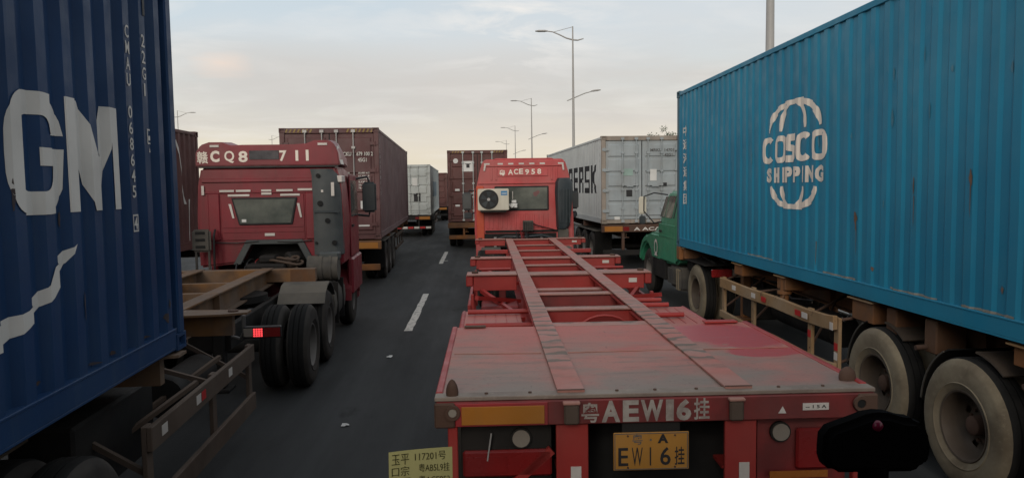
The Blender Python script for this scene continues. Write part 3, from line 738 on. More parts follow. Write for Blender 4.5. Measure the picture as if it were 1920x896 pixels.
A_vert('22G1', -0.515, 3.49, 3.09, 0.082, 0.056)
def frame_poly(u0, u1, z0, z1, t):
    return [[(u0, z0), (u1, z0), (u1, z0 + t), (u0, z0 + t)], [(u0, z1 - t), (u1, z1 - t), (u1, z1), (u0, z1)], [(u0, z0 + t), (u0 + t, z0 + t), (u0 + t, z1 - t), (u0, z1 - t)], [(u1 - t, z0 + t), (u1, z0 + t), (u1, z1 - t), (u1 - t, z1 - t)]]
A_poly('check_digit_box', frame_poly(-0.805, -0.725, 2.205, 2.315, 0.010))
A_poly('sign_box', frame_poly(-0.51, -0.44, 2.775, 2.875, 0.010) + [[(-0.495, 2.80), (-0.46, 2.80), (-0.46, 2.83), (-0.495, 2.83)]])
A_poly('sign_mark', [[(-0.49, 2.72), (-0.47, 2.72), (-0.48, 2.755)]])
A_poly('dark_label', [[(-0.50, 3.62), (-0.44, 3.62), (-0.44, 3.80), (-0.50, 3.80)]], M['black_mark'])

rsA = mat('navy_rust_bloom', (0.085, 0.055, 0.04), 0.85, var=0.5, scale=8, dust=0.5, dust_col=(0.03, 0.05, 0.09))
rng = random.Random(41)
def A_blot(u, z, w, h):
    n = 12; A_poly('rust_spot', [[(u + w * rng.uniform(0.4, 1.0) * cos(2 * pi * k / n), z + h * rng.uniform(0.4, 1.0) * sin(2 * pi * k / n)) for k in range(n)]], rsA)
for (u, z, w, h) in ((-0.30, 1.57, 0.025, 0.05), (-0.26, 1.66, 0.016, 0.04), (-1.1, 1.50, 0.03, 0.014), (-1.9, 1.53, 0.03, 0.015), (-1.35, 1.495, 0.05, 0.010), (-0.6, 1.495, 0.04, 0.010), (-0.93, 1.70, 0.015, 0.10), (-1.48, 1.85, 0.012, 0.10), (-0.2, 2.3, 0.01, 0.12), (-1.62, 2.32, 0.012, 0.06), (-2.08, 2.45, 0.012, 0.09)): A_blot(u, z, w, h)
tA = thing('container_trailer', 'rusty ochre skeletal trailer under the navy container, with side guard', 'trailer', (PA.x, PA.y, 0), YAW_A)
for s in (-1, 1):
    MB().ibeam(s * 0.50, -6.5, 5.70, 1.295, 0.46, w=0.17, h1=0.24).build('main_beam', M['yellow_tr'], tA)
    for y in (0.8, 1.9, 3.0, 4.1): MB().box(s * 0.512, s * 0.58, y, y + 0.02, 0.95, 1.275).build('web_stiffener', M['yellow_tr'], tA)
b_ = MB().box(-1.22, 1.22, 5.55, 5.72, 1.09, 1.285).build('front_bolster', M['yellow_tr'], tA, bevel=0.008)
MB().box(0.86, 1.225, 5.543, 5.549, 1.095, 1.28).build('orange_end_plate', M['orange_tr'], b_)
for y in (4.55, 3.55, 2.35, 1.75, 0.6, -0.2, -2.2, -4.2, -6.0):
    MB().box(-0.49, 0.49, y, y + 0.09, 1.02, 1.22).build('cross_member', M['yellow_tr'], tA, bevel=0.005)
# fifth-wheel ring plate seen between the beams
MB().lathe([(0.0, 0.40), (0.02, 0.42), (0.02, 0.28), (0.0, 0.27), (0.0, 0.40)], (0, 0, 0), 36).build('turntable_ring', M['yellow_tr'], tA, smooth=40)
tA.children[-1].rotation_euler = (0, radians(-90), 0); tA.children[-1].location = (-0.02, 4.1, 1.235)
for y in (1.62, -0.22, -5.9):
    for s in (-1, 1):
        m = MB(); m.prism([(s * 0.50, y - 0.14), (s * 1.02, y - 0.10), (s * 1.25, y - 0.02), (s * 1.25, y + 0.14), (s * 0.50, y + 0.24)], 'z', 1.268, 1.288)
        m.box(s * 0.52, s * 1.10, y + 0.02, y + 0.10, 1.06, 1.267)
        p = m.build('outrigger', M['yellow_tr'], tA)
        q = MB(); q.cyl((s * 1.10, y + 0.06, 1.285), (s * 1.10, y + 0.06, 1.302), 0.05, 12); q.build('twist_lock', M['rust'], p)
g = sub('side_guard', tA)
for z in (0.765, 0.28): MB().box(1.205, 1.245, -0.76, 1.84, z, z + 0.165).build('guard_rail', M['guard_g'], g, bevel=0.006)
for y in (-0.755, 0.62, 1.765): MB().box(1.17, 1.204, y, y + 0.10, 0.28, 0.93).build('guard_post', M['guard_g'], g, bevel=0.004)
for i, (y, mt) in enumerate(((-0.6, 'refl_w'), (0.10, 'refl_w'), (0.22, 'refl_r'), (0.95, 'refl_w'))):
    MB().box(1.246, 1.249, y, y + 0.10, 0.82, 0.89).build('reflective_strip', M[mt], g)
for (a, b) in (((1.18, 0.66, 0.85), (0.55, 0.66, 1.05)), ((1.18, 1.80, 0.60), (0.55, 1.75, 1.0)), ((1.18, -0.7, 0.6), (0.55, -0.7, 1.0)), ((0.6, 0.2, 0.6), (1.1, 1.2, 0.95)), ((0.6, -0.6, 0.55), (1.12, 0.5, 0.9))):
    MB().bar(a, b, 0.035, 0.035).build('guard_stay', M['guard_g'], tA)
for y in (-1.62, -2.93, -4.24): axle(tA, y, 1.25, 'grey', r=0.515)
m = MB(); m.box(0.45, 0.85, -0.95, 0.30, 0.45, 1.0); m.build('tool_box', M['chassis'], tA, bevel=0.02)  # invented dark box, stands in for the deep shade under the container
m = MB(); m.cyl((0.80, 0.62, 0.74), (0.80, 1.55, 0.74), 0.17, 18); m.build('air_tank', M['chassis'], tA, smooth=40)
for s in (-1, 1):
    m = MB(); m.box(s * 0.62, s * 0.74, 2.55, 2.68, 0.30, 1.15); m.box(s * 0.55, s * 0.80, 2.48, 2.75, 0.26, 0.30); m.build('landing_leg', M['chassis'], tA, bevel=0.008)
# coupled hoses on the front
for x in (-0.16, 0.0, 0.14):
    MB().tube([(x, 5.7, 1.12), (x + 0.05, 5.9, 0.98), (x + 0.02, 6.2, 1.05), (x, 6.45, 1.3)], 0.016, 6).build('air_hose', M['black'], tA, smooth=60)

# ------------------------------------------------------------------ dark red tractor 711
T7 = thing('tractor_unit', 'dark red tractor cab with white stencilled plate letters, brake lamp lit', 'truck', (-3.38, 12.2, 0), 2.5)
def cab_shell(root, name, outline, depth, material, front=None, bevel=0.05):
    # outline: (x, z) polygon of the back wall; the front ring is pulled in and leaned
    r0 = [(x, 0.0, z) for x, z in outline]; zs = [z for _, z in outline]; zl, zh = min(zs), max(zs)
    def lean(x, z, y, k):
        f = (z - zl) / (zh - zl)
        return (x * (1 - 0.03 * k), y - 0.45 * k * max(0, f - 0.45), z - (0.10 * k if f > 0.9 else 0))
    rings = [r0, [(x, depth * 0.5, z) for x, z in outline], [lean(x, z, depth, 1.0) for x, z in outline]]
    m = MB(); n = len(outline)
    vs = [p for r in rings for p in r]
    fs = [(i * n + j, i * n + (j + 1) % n, (i + 1) * n + (j + 1) % n, (i + 1) * n + j) for i in range(2) for j in range(n)]
    fs += [tuple(reversed(range(n))), tuple(range(2 * n, 3 * n))]
    m.add(vs, fs)
    return m.build(name, material, root, bevel=bevel, seg=3, smooth=35)
W7 = 1.15
cab = cab_shell(T7, 'cab', [(-W7, 1.22), (-0.52, 1.28), (-0.34, 1.60), (0.44, 1.60), (0.60, 1.28), (W7, 1.22), (W7 + 0.02, 2.0), (W7 - 0.01, 2.55), (W7 - 0.07, 2.84), (-W7 + 0.07, 2.84), (-W7 + 0.01, 2.55), (-W7 - 0.02, 2.0)], 2.15, M['red711'], bevel=0.035)
m = MB()   # pressed frame round the arch, panel ledges and vertical folds of the back wall
for z0, z1, d in ((2.60, 2.66, 0.03), (2.42, 2.45, 0.018)): m.box(-W7 + 0.08, 0.70, -d, -0.002, z0, z1)
m.build('wall_ledge', M['red711'], T7, bevel=0.01)
for x0, x1 in ((-0.98, -0.80), (0.56, 0.70)):
    MB().box(x0, x1, -0.028, -0.002, 1.66, 2.42).build('pressed_panel', M['red711'], T7, bevel=0.012)
MB().prism([(-0.78, 1.66), (0.54, 1.66), (0.54, 2.40), (-0.78, 2.40)], 'y', -0.014, -0.002).build('pressed_panel', M['red711'], T7, bevel=0.006)
for z in (1.78, 1.86): MB().box(-0.76, 0.52, -0.022, -0.0145, z, z + 0.025).build('pressed_rib', M['red711'], T7, bevel=0.004)
arch = MB()
P_ = [(-0.62, 1.26), (-0.40, 1.66), (0.50, 1.66), (0.70, 1.26), (0.58, 1.26), (0.42, 1.585), (-0.32, 1.585), (-0.50, 1.26)]
arch.prism(P_, 'y', -0.035, -0.003); arch.build('engine_arch_frame', M['defl'], T7, bevel=0.01)
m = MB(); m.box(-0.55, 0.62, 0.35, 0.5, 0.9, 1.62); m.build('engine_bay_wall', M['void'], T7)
m = MB(); m.box(-0.32, 0.30, -0.45, 0.3, 1.0, 1.30); m.box(-0.15, 0.12, -0.3, 0.1, 1.30, 1.42); m.cyl((0.25, -0.1, 1.36), (0.42, 0.1, 1.36), 0.10, 14); m.build('engine', M['chassis'], T7, bevel=0.03)
# roof fairing with two raised shoulders
fair = MB()
top = [(-1.14, 2.86), (-1.13, 3.08), (-1.05, 3.20), (-0.92, 3.245), (-0.72, 3.245), (-0.58, 3.19), (-0.40, 3.20), (0.40, 3.20), (0.62, 3.215), (0.74, 3.265), (0.98, 3.265), (1.06, 3.20), (1.12, 3.06), (1.14, 2.86)]
rings = [[(x, -0.06, z) for x, z in top], [(x * 0.995, 0.5, z + 0.03) for x, z in top], [(x * 0.96, 1.3, 2.86 + (z - 2.86) * 0.75) for x, z in top], [(x * 0.86, 1.75, 2.86 + (z - 2.86) * 0.15) for x, z in top]]
fair.loft(rings); fr = fair.build('roof_fairing', M['red711'], T7, bevel=0.02, seg=2, smooth=40)
m = MB(); m.add([(1.146, 0.02, 2.88), (1.146, 0.42, 2.88), (1.075, 0.34, 3.20), (1.085, 0.02, 3.17)], [(0, 1, 2, 3)]); m.build('white_side_panel', M['refl_w'], fr)
MB().box(-1.10, 1.10, -0.03, 0.05, 2.835, 2.862).build('fairing_gap', M['black'], fr)
MB().box(-0.29, 0.175, -0.075, -0.061, 2.965, 3.105).build('covered_digits', mat('scuffed_grey_cover', (0.075, 0.07, 0.075), 0.7, var=0.5, scale=9, streak=0.4, streak_col=(0.14, 0.10, 0.10)), fr)
yt = -0.066
plane_text(fr, '\u8d63', -1.105, -0.935, 2.905, 3.10, yt, M['cream_mark'], 0.015)
plane_text(fr, 'C', -0.90, -0.755, 2.925, 3.11, yt, M['cream_mark'], 0.05)
plane_text(fr, 'Q', -0.68, -0.525, 2.91, 3.105, yt, M['cream_mark'], 0.02)
plane_text(fr, '8', -0.46, -0.315, 2.92, 3.10, yt, M['cream_mark'], 0.03)
plane_text(fr, '7', 0.185, 0.30, 2.93, 3.105, yt, M['cream_mark'], 0.03)
plane_text(fr, 'I', 0.44, 0.485, 2.935, 3.105, yt, M['cream_mark'], 0.0)
plane_text(fr, 'I', 0.605, 0.65, 2.935, 3.11, yt, M['cream_mark'], 0.0)
for (x0, x1, z0, z1) in ((-0.90, -0.76, 3.165, 3.20), (0.80, 0.95, 3.185, 3.22)):
    MB().box(x0, x1, -0.075, -0.063, z0, z1).build('reflective_strip', M['refl_w'], fr)
# back window and its tape
wf = MB(); wf.prism([(-0.61, 2.35), (0.44, 2.35), (0.35, 1.905), (-0.50, 1.905)], 'y', -0.040, -0.015); wfo = wf.build('window_frame', M['gasket'], T7, bevel=0.012)
MB().prism([(-0.575, 2.32), (0.405, 2.32), (0.325, 1.935), (-0.475, 1.935)], 'y', -0.046, -0.041).build('window_pane', M['glass'], wfo)
MB().box(-0.45, -0.38, -0.050, -0.0465, 1.955, 2.0).build('window_sticker', M['sticker'], wfo)
for (x0, x1, z) in ((-0.79, -0.56, 2.445), (-0.53, -0.30, 2.445), (-0.66, -0.32, 2.372), (-0.13, 0.03, 2.445), (-0.13, 0.03, 2.395), (0.11, 0.37, 2.445), (0.17, 0.48, 2.372), (0.45, 0.68, 2.455)):
    MB().box(x0, x1, -0.034, -0.030, z, z + 0.034).build('reflective_strip', M['refl_w'], T7)
for s, (xa, xb) in ((-1, (-0.655, -0.60)), (1, (0.43, 0.475))):
    MB().prism([(xa, 2.25), (xa + 0.04, 2.25), (xb + 0.03, 2.02), (xb, 2.02)], 'y', -0.034, -0.0285).build('reflective_strip', M['refl_w'], T7)
MB().box(-1.07, -1.03, -0.034, -0.0285, 2.40, 2.55).build('reflective_strip', M['refl_w'], T7)
MB().box(-0.10, 0.06, -0.026, -0.0225, 1.722, 1.768).build('small_sticker', M['refl_w'], T7)
# right-hand wind deflector
dm = MB()
prof = [(0.70, -0.10), (0.78, -0.13), (1.02, -0.12), (1.13, -0.04), (1.165, 0.06), (1.13, 0.06), (1.0, -0.05), (0.78, -0.06), (0.70, -0.04)]
rings = []
for z, k, dx in ((1.40, 1.0, 0.0), (1.9, 1.0, 0.0), (2.4, 0.97, 0.0), (2.70, 0.90, -0.01), (2.80, 0.78, -0.03)):
    rings.append([(0.70 + (x - 0.70) * k + dx, y, z) for x, y in prof])
dm.loft(rings); dfl = dm.build('wind_deflector', M['defl'], T7, bevel=0.0, smooth=40)
for (x, z, r) in ((0.80, 2.69, 0.035), (0.82, 2.24, 0.045), (0.93, 1.96, 0.04), (1.03, 1.60, 0.04), (0.74, 1.60, 0.02)):
    MB().cyl((x, -0.15, z), (x, -0.10, z), r, 14).build('mount_hole', M['void'], dfl)
MB().box(0.84, 0.875, -0.138, -0.131, 2.42, 2.46).build('small_sticker', M['refl_w'], dfl)
MB().box(1.00, 1.05, -0.132, -0.126, 2.36, 2.58).build('scuffed_sticker', M['refl_w'], dfl)
MB().box(0.72, 1.12, -0.145, -0.115, 2.09, 2.125).build('deflector_seam', M['duct'], dfl)
m = MB(); m.box(1.04, 1.165, -0.02, 0.35, 2.58, 2.69); m.build('white_side_tape', M['refl_w'], T7, bevel=0.01)
m = MB(); m.cyl((0.62, -0.22, 1.20), (1.10, -0.22, 1.20), 0.20, 24); m.cyl((0.80, -0.22, 1.20), (0.86, -0.22, 1.20), 0.215, 24); m.cyl((0.96, -0.22, 1.2), (1.0, -0.22, 1.2), 0.215, 24); m.build('air_filter', M['dusty'], T7, smooth=40)
m = MB(); m.box(0.78, 1.12, -0.30, -0.04, 1.32, 1.46); m.build('filter_duct', M['defl'], T7, bevel=0.03)
# left ladder-shaped step
m = MB(); m.box(-1.17, -0.88, -0.30, -0.22, 1.50, 1.86); sf = m.build('step_panel', M['dusty'], T7, bevel=0.03, seg=2)
for z in (1.56, 1.67, 1.78): MB().box(-1.11, -0.96, -0.304, -0.2995, z, z + 0.045).build('step_slot', M['void'], sf)
for x in (-1.12, -0.92): MB().cyl((x, -0.25, 0.9), (x, -0.25, 1.52), 0.02, 8).build('step_post', M['dusty'], T7)
MB().tube([(-0.85, -0.25, 0.95), (-0.84, -0.25, 1.75), (-0.86, -0.1, 1.84)], 0.018, 8).build('air_pipe', M['black'], T7)
# doors, side windows, mirrors
for s in (-1, 1):
    x = s * (W7 + 0.012)
    d = MB().prism([(0.80, 1.28), (1.95, 1.28), (1.95, 1.95), (1.72, 2.72), (0.80, 2.72)], 'x', x, x + s * 0.02).build('door', M['red711'], T7, bevel=0.006)
    MB().prism([(0.90, 1.98), (1.88, 1.98), (1.66, 2.62), (0.90, 2.62)], 'x', x + s * 0.0205, x + s * 0.024).build('side_window', M['glass'], d)
    MB().box(*(sorted((x + s * 0.0205, x + s * 0.05))), 0.92, 1.10, 1.80, 1.84).build('door_handle', M['black'], d)
    MB().box(*(sorted((s * (W7 - 0.05), s * (W7 + 0.06)))), 0.75, 2.1, 0.62, 1.26).build('step_well', M['red711'], T7, bevel=0.03)
    MB().tube([(s * 1.15, 1.95, 1.98), (s * 1.38, 2.0, 1.95), (s * 1.40, 2.0, 2.05)], 0.022, 8).build('mirror_arm', M['black'], T7, smooth=50)
    a = MB(); a.tube([(s * 1.15, 1.95, 2.66), (s * 1.36, 2.0, 2.70), (s * 1.40, 2.0, 2.60)], 0.022, 8)
    ar = a.build('mirror_arm', M['black'], T7, smooth=50)
    MB().box(*(sorted((s * 1.27, s * 1.53))), 1.90, 2.04, 2.02, 2.60).build('mirror', M['duct'], ar, bevel=0.04, seg=3, smooth=40)
    MB().box(*(sorted((s * 1.29, s * 1.51))), 1.888, 1.899, 2.06, 2.56).build('mirror_glass', M['defl'], ar)
    wheel(T7, s * 1.14, 1.35, s, 'grey', 0.52, dual=False)
    m = MB()
    arc = [(1.35 + 0.66 * cos(a), 0.52 + 0.66 * sin(a)) for a in [pi * k / 10 for k in range(11)]]
    arc2 = [(1.35 + 0.60 * cos(a), 0.52 + 0.60 * sin(a)) for a in [pi * k / 10 for k in range(10, -1, -1)]]
    m.prism(arc + arc2, 'x', *(sorted((s * 0.70, s * 1.17)))); m.build('wheel_arch', M['red711'], T7)
    MB().box(*(sorted((s * 0.40, s * 0.47))), -4.1, 1.9, 0.72, 0.98).build('frame_rail', M['chassis'], T7, bevel=0.006)
    m = MB()
    for yc in (-2.95, -1.60):
        arc = [(yc + 0.60 * cos(a), 0.55 + 0.60 * sin(a)) for a in [pi * k / 10 for k in range(2, 9)]]
        arc2 = [(yc + 0.575 * cos(a), 0.55 + 0.575 * sin(a)) for a in [pi * k / 10 for k in range(8, 1, -1)]]
        if yc > -2: m = MB().prism([(y, z) for y, z in arc + arc2], 'x', *(sorted((s * 0.52, s * 1.16)))); m.build('mudguard', M['dusty'], T7)
    # tanks and boxes between the axles
    tk = MB(); tk.loft([[(s * (0.82 + 0.30 * cx), y, 0.68 + 0.30 * cz) for cx, cz in [(cos(k * pi / 8) * (abs(cos(k * pi / 8)) ** -0.35 if abs(cos(k * pi / 8)) > 1e-3 else 0), sin(k * pi / 8) * (abs(sin(k * pi / 8)) ** -0.35 if abs(sin(k * pi / 8)) > 1e-3 else 0)) for k in range(16)]] for y in (-0.88, 0.35)])
    tk.build('fuel_tank', M['dusty'], T7, smooth=40)
    MB().box(*(sorted((s * 0.56, s * 1.13))), -0.60, -0.55, 0.36, 1.01).build('tank_strap', M['chassis'], T7)
    MB().box(*(sorted((s * 0.56, s * 1.13))), 0.0, 0.05, 0.36, 1.01).build('tank_strap', M['chassis'], T7)
    # tail lamp unit
    lb = MB().box(*(sorted((s * 0.62, s * 1.02))), -4.16, -4.10, 0.85, 0.98).build('tail_lamp_housing', M['black'], T7, bevel=0.01)
    if s == 1:
        MB().box(0.625, 0.72, -4.166, -4.1605, 0.87, 0.96).build('reversing_lamp', M['lamp_lens'], lb)
        for i in range(4):
            for j in range(4):
                MB().box(0.728 + i * 0.026, 0.747 + i * 0.026, -4.167, -4.1605, 0.868 + j * 0.024, 0.885 + j * 0.024).build('lit_cell', M['lamp_on'], lb)
        MB().box(0.842, 1.015, -4.166, -4.1605, 0.865, 0.965).build('brake_lens', M['lamp_red'], lb)
    else:
        MB().box(-1.01, -0.63, -4.166, -4.1605, 0.865, 0.965).build('brake_lens', M['lamp_red'], lb)
    MB().tube([(s * 0.45, -4.05, 0.86), (s * 0.58, -4.12, 0.84), (s * 0.62, -4.12, 0.92), (s * 0.62, -4.12, 1.1)], 0.022, 8).build('lamp_bracket', M['steel'], T7, smooth=50)
for y in (-2.95, -1.60): axle(T7, y, 1.16, 'grey', r=0.515)
MB().box(-0.46, 0.46, -4.1, -4.0, 0.72, 0.98).build('rear_cross_member', M['chassis'], T7)
m = MB(); m.cyl((0, -2.2, 0.98), (0, -2.2, 1.07), 0.42, 24); m.box(-0.42, 0.42, -2.35, -2.0, 0.9, 1.0); m.build('fifth_wheel', M['chassis'], T7, smooth=30)
MB().box(-1.14, 1.14, 2.0, 2.25, 0.35, 0.85).build('front_bumper', M['red711'], T7, bevel=0.05)

rng = random.Random(3)
for k in range(7):
    cx, cy, cz, r = 0.30 + rng.uniform(-0.12, 0.12), -0.30 + rng.uniform(-0.1, 0.1), 1.16 + 0.035 * k, rng.uniform(0.12, 0.19)
    MB().tube([(cx + r * cos(2 * pi * q / 18), cy + r * 0.8 * sin(2 * pi * q / 18), cz + 0.02 * sin(4 * pi * q / 18)) for q in range(19)], 0.022, 7, caps=False).build('rope_coil', M['guard_g'], T7, smooth=60)
for x, mt in ((-0.30, 'black'), (-0.18, 'lamp_red'), (-0.06, 'black')):
    MB().tube([(x + 0.04 * cos(q * 0.9), -0.12 - 0.030 * q, 1.34 - 0.010 * q + 0.04 * sin(q * 0.9)) for q in range(48)], 0.008, 5).build('coiled_hose', M[mt], T7, smooth=60)
for x0, x1 in ((-0.9, -0.2), (0.1, 0.65)):
    MB().tube([(x0, -0.04, 1.63), ((x0 + x1) / 2, -0.06, 1.60 + 0.02), (x1, -0.04, 1.64)], 0.010, 6).build('cable', M['black'], T7, smooth=60)
# ------------------------------------------------------------------ maroon high-cube container further ahead in the left lane
YAW_D = 2.0
cD = make_container('maroon high-cube container with white door markings ahead of dark red cab', (-3.715, 18.9, 1.19), YAW_D, 12.19, 2.83, M['maroon_lit_side'], W=2.47, door_paint=M['maroon'], post_paint=M['maroon'], seed=2, sides=(1,), rod=M['rodsteel'])
for i in range(7):
    for side in (-1, 1):
        x = side * (1.06 - i * 0.10)
        cD_t = MB().prism([(x - 0.035, 2.715), (x + 0.01, 2.715), (x + 0.05, 2.80), (x + 0.005, 2.80)], 'y', -0.001, 0.005); cD_t.build('hazard_stripe', M['tape_y'], cD.root)
rear_text(cD, 'TCKU', 0.27, 0.54, 2.12, 2.22, M['white_mark'], 0.02, y=-0.002)
rear_text(cD, '679 100 2', 0.67, 1.08, 2.12, 2.22, M['white_mark'], 0.02, y=-0.002)
rear_text(cD, '45G1', 0.70, 0.92, 1.97, 2.07, M['white_mark'], 0.02, y=-0.002)
rng = random.Random(9)
for (tx, z) in (('MAX. GW.', 1.66), ('TARE', 1.54), ('PAYLOAD', 1.42)):
    rear_text(cD, tx, 0.22, 0.50, z, z + 0.055, M['white_mark'], 0.02, y=-0.002)
for i, tx in enumerate(('30,480 KG', '67,200 LB', '3,870 KG', '8,530 LB', '26,610 KG', '76.4 CU.M')):
    rear_text(cD, tx, 0.70, 0.98, 1.66 - i * 0.075, 1.71 - i * 0.075, M['white_mark'], 0.02, y=-0.002)
MB().box(0.74, 0.88, -0.004, 0.004, 0.78, 0.98).build('paper_plate', M['sticker'], cD.root)
MB().box(0.68, 0.95, -0.004, 0.004, 0.33, 0.37).build('paper_plate', M['sticker'], cD.root)
for i, ch in enumerate('TCKU6791002'):
    z1 = 2.56 - i * 0.135
    side_mark(cD, 1, 'marking', fit(text_bm(ch, 0.02), 0.30, 0.38, z1 - 0.09, z1), M['white_mark'])
far_trailer('trailer of the maroon high-cube container with orange reflector boards', (-3.715, 18.9, 0), YAW_D, 12.1, 1.18, M['orange_tr'], (1.7, 3.0, 4.3), boards=(1,))

# grey container further up the left lane
cF = make_container('pale grey container with doors shut, beyond the maroon high-cube', (-3.62, 38.0, 1.12), 1.0, 12.19, 2.58, M['grey_c'], seed=3, sides=(1,), rod=M['grey_c'])
MB().box(0.30, 0.55, -0.004, 0.004, 1.5, 1.9).build('paper_plate', M['sticker'], cF.root)
MB().box(0.36, 0.70, -0.004, 0.004, 0.70, 1.1).build('placard', M['black_mark'], cF.root)
side_mark(cF, 1, 'faded_logo', poly_bm([[(3.0, 0.9), (8.5, 0.9), (8.5, 1.75), (3.0, 1.75)]]), mat('faded_blue_logo', (0.20, 0.26, 0.30), 0.6, var=0.5, scale=2))
far_trailer('trailer under the pale grey container in the left lane', (-3.62, 38.0, 0), 1.0, 12.1, 1.11, M['chassis'], (1.7, 3.0, 4.3), strips=True)
# far maroon one
cG = make_container('distant dark maroon container, farthest truck load up the left lane', (-3.50, 56.0, 1.10), 0.0, 12.19, 2.55, M['maroon_b'], seed=4, rod=M['maroon'], sides=())
far_trailer('trailer under the distant dark maroon container in the left lane', (-3.50, 56.0, 0), 0.0, 12.1, 1.09, M['chassis'], (1.7, 3.0, 4.3))
# leftmost maroon one, in the next lane out
cO = make_container('weathered maroon container between the navy container and dark red cab', (-7.45, 4.72, 1.20), 0.0, 12.19, 2.59, M['maroon_b'], seed=5, doors=False, sides=(1,))
side_mark(cO, 1, 'scrape_mark', poly_bm([[(11.05, 2.35), (11.08, 2.35), (11.40, 1.0), (11.36, 1.0)], [(11.62, 1.1), (11.65, 1.1), (11.60, 0.2), (11.57, 0.2)]]), M['white_mark'])
far_trailer('trailer of the weathered maroon container in the outermost left lane', (-7.45, 4.72, 0), 0.0, 12.1, 1.19, M['chassis'], (1.7, 3.0, 4.3))
# ------------------------------------------------------------------ red skeletal trailer straight ahead
TX, TY, TYAW = 1.0, 4.08, -0.85
_a = radians(TYAW)
def tloc(X, Y):
    dx, dy = X - TX, Y - TY
    return (dx * cos(_a) + dy * sin(_a), -dx * sin(_a) + dy * cos(_a))
def deck_material():
    m = bpy.data.materials.new('deck_dusty_red_paint'); m.use_nodes = True; N, L = m.node_tree.nodes, m.node_tree.links
    b = N['Principled BSDF']; t = N.new('ShaderNodeTexCoord'); b.inputs['Roughness'].default_value = 0.55
    def nz(sc, det=6, st=(1, 1, 1), ro=0.6, loc=(0, 0, 0)):
        mp = N.new('ShaderNodeMapping'); mp.inputs['Scale'].default_value = st; mp.inputs['Location'].default_value = loc; L.new(t.outputs['Object'], mp.inputs[0])
        n = N.new('ShaderNodeTexNoise'); n.inputs['Scale'].default_value = sc; n.inputs['Detail'].default_value = det; n.inputs['Roughness'].default_value = ro
        L.new(mp.outputs[0], n.inputs['Vector']); return n.outputs['Fac']
    def mr(f, a, bb, c=0.0, d=1.0):
        r = N.new('ShaderNodeMapRange'); L.new(f, r.inputs[0]); r.inputs[1].default_value = a; r.inputs[2].default_value = bb; r.inputs[3].default_value = c; r.inputs[4].default_value = d
        return r.outputs[0]
    def mth(op, a, bb):
        r = N.new('ShaderNodeMath'); r.operation = op
        for i, v in enumerate((a, bb)):
            if isinstance(v, (int, float)): r.inputs[i].default_value = v
            else: L.new(v, r.inputs[i])
        return r.outputs[0]
    def mx(f, a, bb):
        x = N.new('ShaderNodeMix'); x.data_type = 'RGBA'; L.new(f, x.inputs['Factor'])
        for s, v in ((x.inputs['A'], a), (x.inputs['B'], bb)):
            if isinstance(v, tuple): s.default_value = (*v, 1)
            else: L.new(v, s)
        return x.outputs['Result']
    red = (0.37, 0.040, 0.040); pink = (0.37, 0.145, 0.115); grey = (0.215, 0.160, 0.130)
    c = mx(mr(nz(2.2), 0.25, 0.55), (0.36, 0.085, 0.070), pink)
    c = mx(mr(nz(1.7, 7, (1, 1.6, 1), 0.6, (3, 1, 0)), 0.44, 0.64, 0, 0.9), c, grey)
    c = mx(mr(nz(3.0, 6, (0.6, 3.2, 1), 0.65, (8, 2, 0)), 0.54, 0.68, 0, 0.6), c, (0.10, 0.078, 0.062))
    sx = N.new('ShaderNodeSeparateXYZ'); L.new(t.outputs['Object'], sx.inputs[0])
    # grime built up towards the tail edge
    rear = mth('MULTIPLY', mr(sx.outputs['Y'], 0.95, 0.05), mr(nz(2.5, 6, (1, 0.7, 1), 0.6, (1, 5, 2)), 0.3, 0.6))
    c = mx(rear, c, (0.20, 0.165, 0.140))
    c = mx(mth('MULTIPLY', mr(sx.outputs['Y'], 0.9, 2.0), mr(nz(1.5, 6, (1, 1, 1), 0.6, (7, 7, 1)), 0.30, 0.60)), c, (0.40, 0.105, 0.085))
    # wiped patches where the paint shows
    def patch(cx, cy, rx, ry):
        dx = mth('DIVIDE', mth('SUBTRACT', sx.outputs['X'], cx), rx); dy = mth('DIVIDE', mth('SUBTRACT', sx.outputs['Y'], cy), ry)
        d2 = mth('ADD', mth('MULTIPLY', dx, dx), mth('MULTIPLY', dy, dy))
        d2 = mth('ADD', d2, mth('MULTIPLY', mth('SUBTRACT', nz(2.2, 9, (1, 1.5, 1), 0.62), 0.5), 3.2))
        return mr(d2, 1.15, 0.82, 0.0, 1.0)
    pa = mth('MAXIMUM', mth('MAXIMUM', patch(0.82, 1.62, 0.40, 0.42), patch(1.0, 1.32, 0.24, 0.22)), patch(1.0, 0.98, 0.26, 0.15))
    c = mx(pa, c, red)
    c = mx(mr(nz(38, 3), 0.58, 0.75, 0, 0.6), c, (0.13, 0.085, 0.066))
    c = mx(mr(nz(5.0, 8, (0.35, 5.0, 1), 0.75, (2, 9, 4)), 0.63, 0.66, 0, 0.5), c, (0.30, 0.24, 0.20))
    c = mx(mr(nz(7.0, 8, (4.0, 0.5, 1), 0.75, (5, 3, 1)), 0.66, 0.69, 0, 0.6), c, (0.08, 0.05, 0.04))
    L.new(c, b.inputs['Base Color'])
    L.new(mr(pa, 0, 1, 0.62, 0.40), b.inputs['Roughness'])
    bp = N.new('ShaderNodeBump'); bp.inputs['Strength'].default_value = 0.25; bp.inputs['Distance'].default_value = 0.01
    L.new(nz(6, 4), bp.inputs['Height']); L.new(bp.outputs[0], b.inputs['Normal'])
    return m
M['deck'] = deck_material()
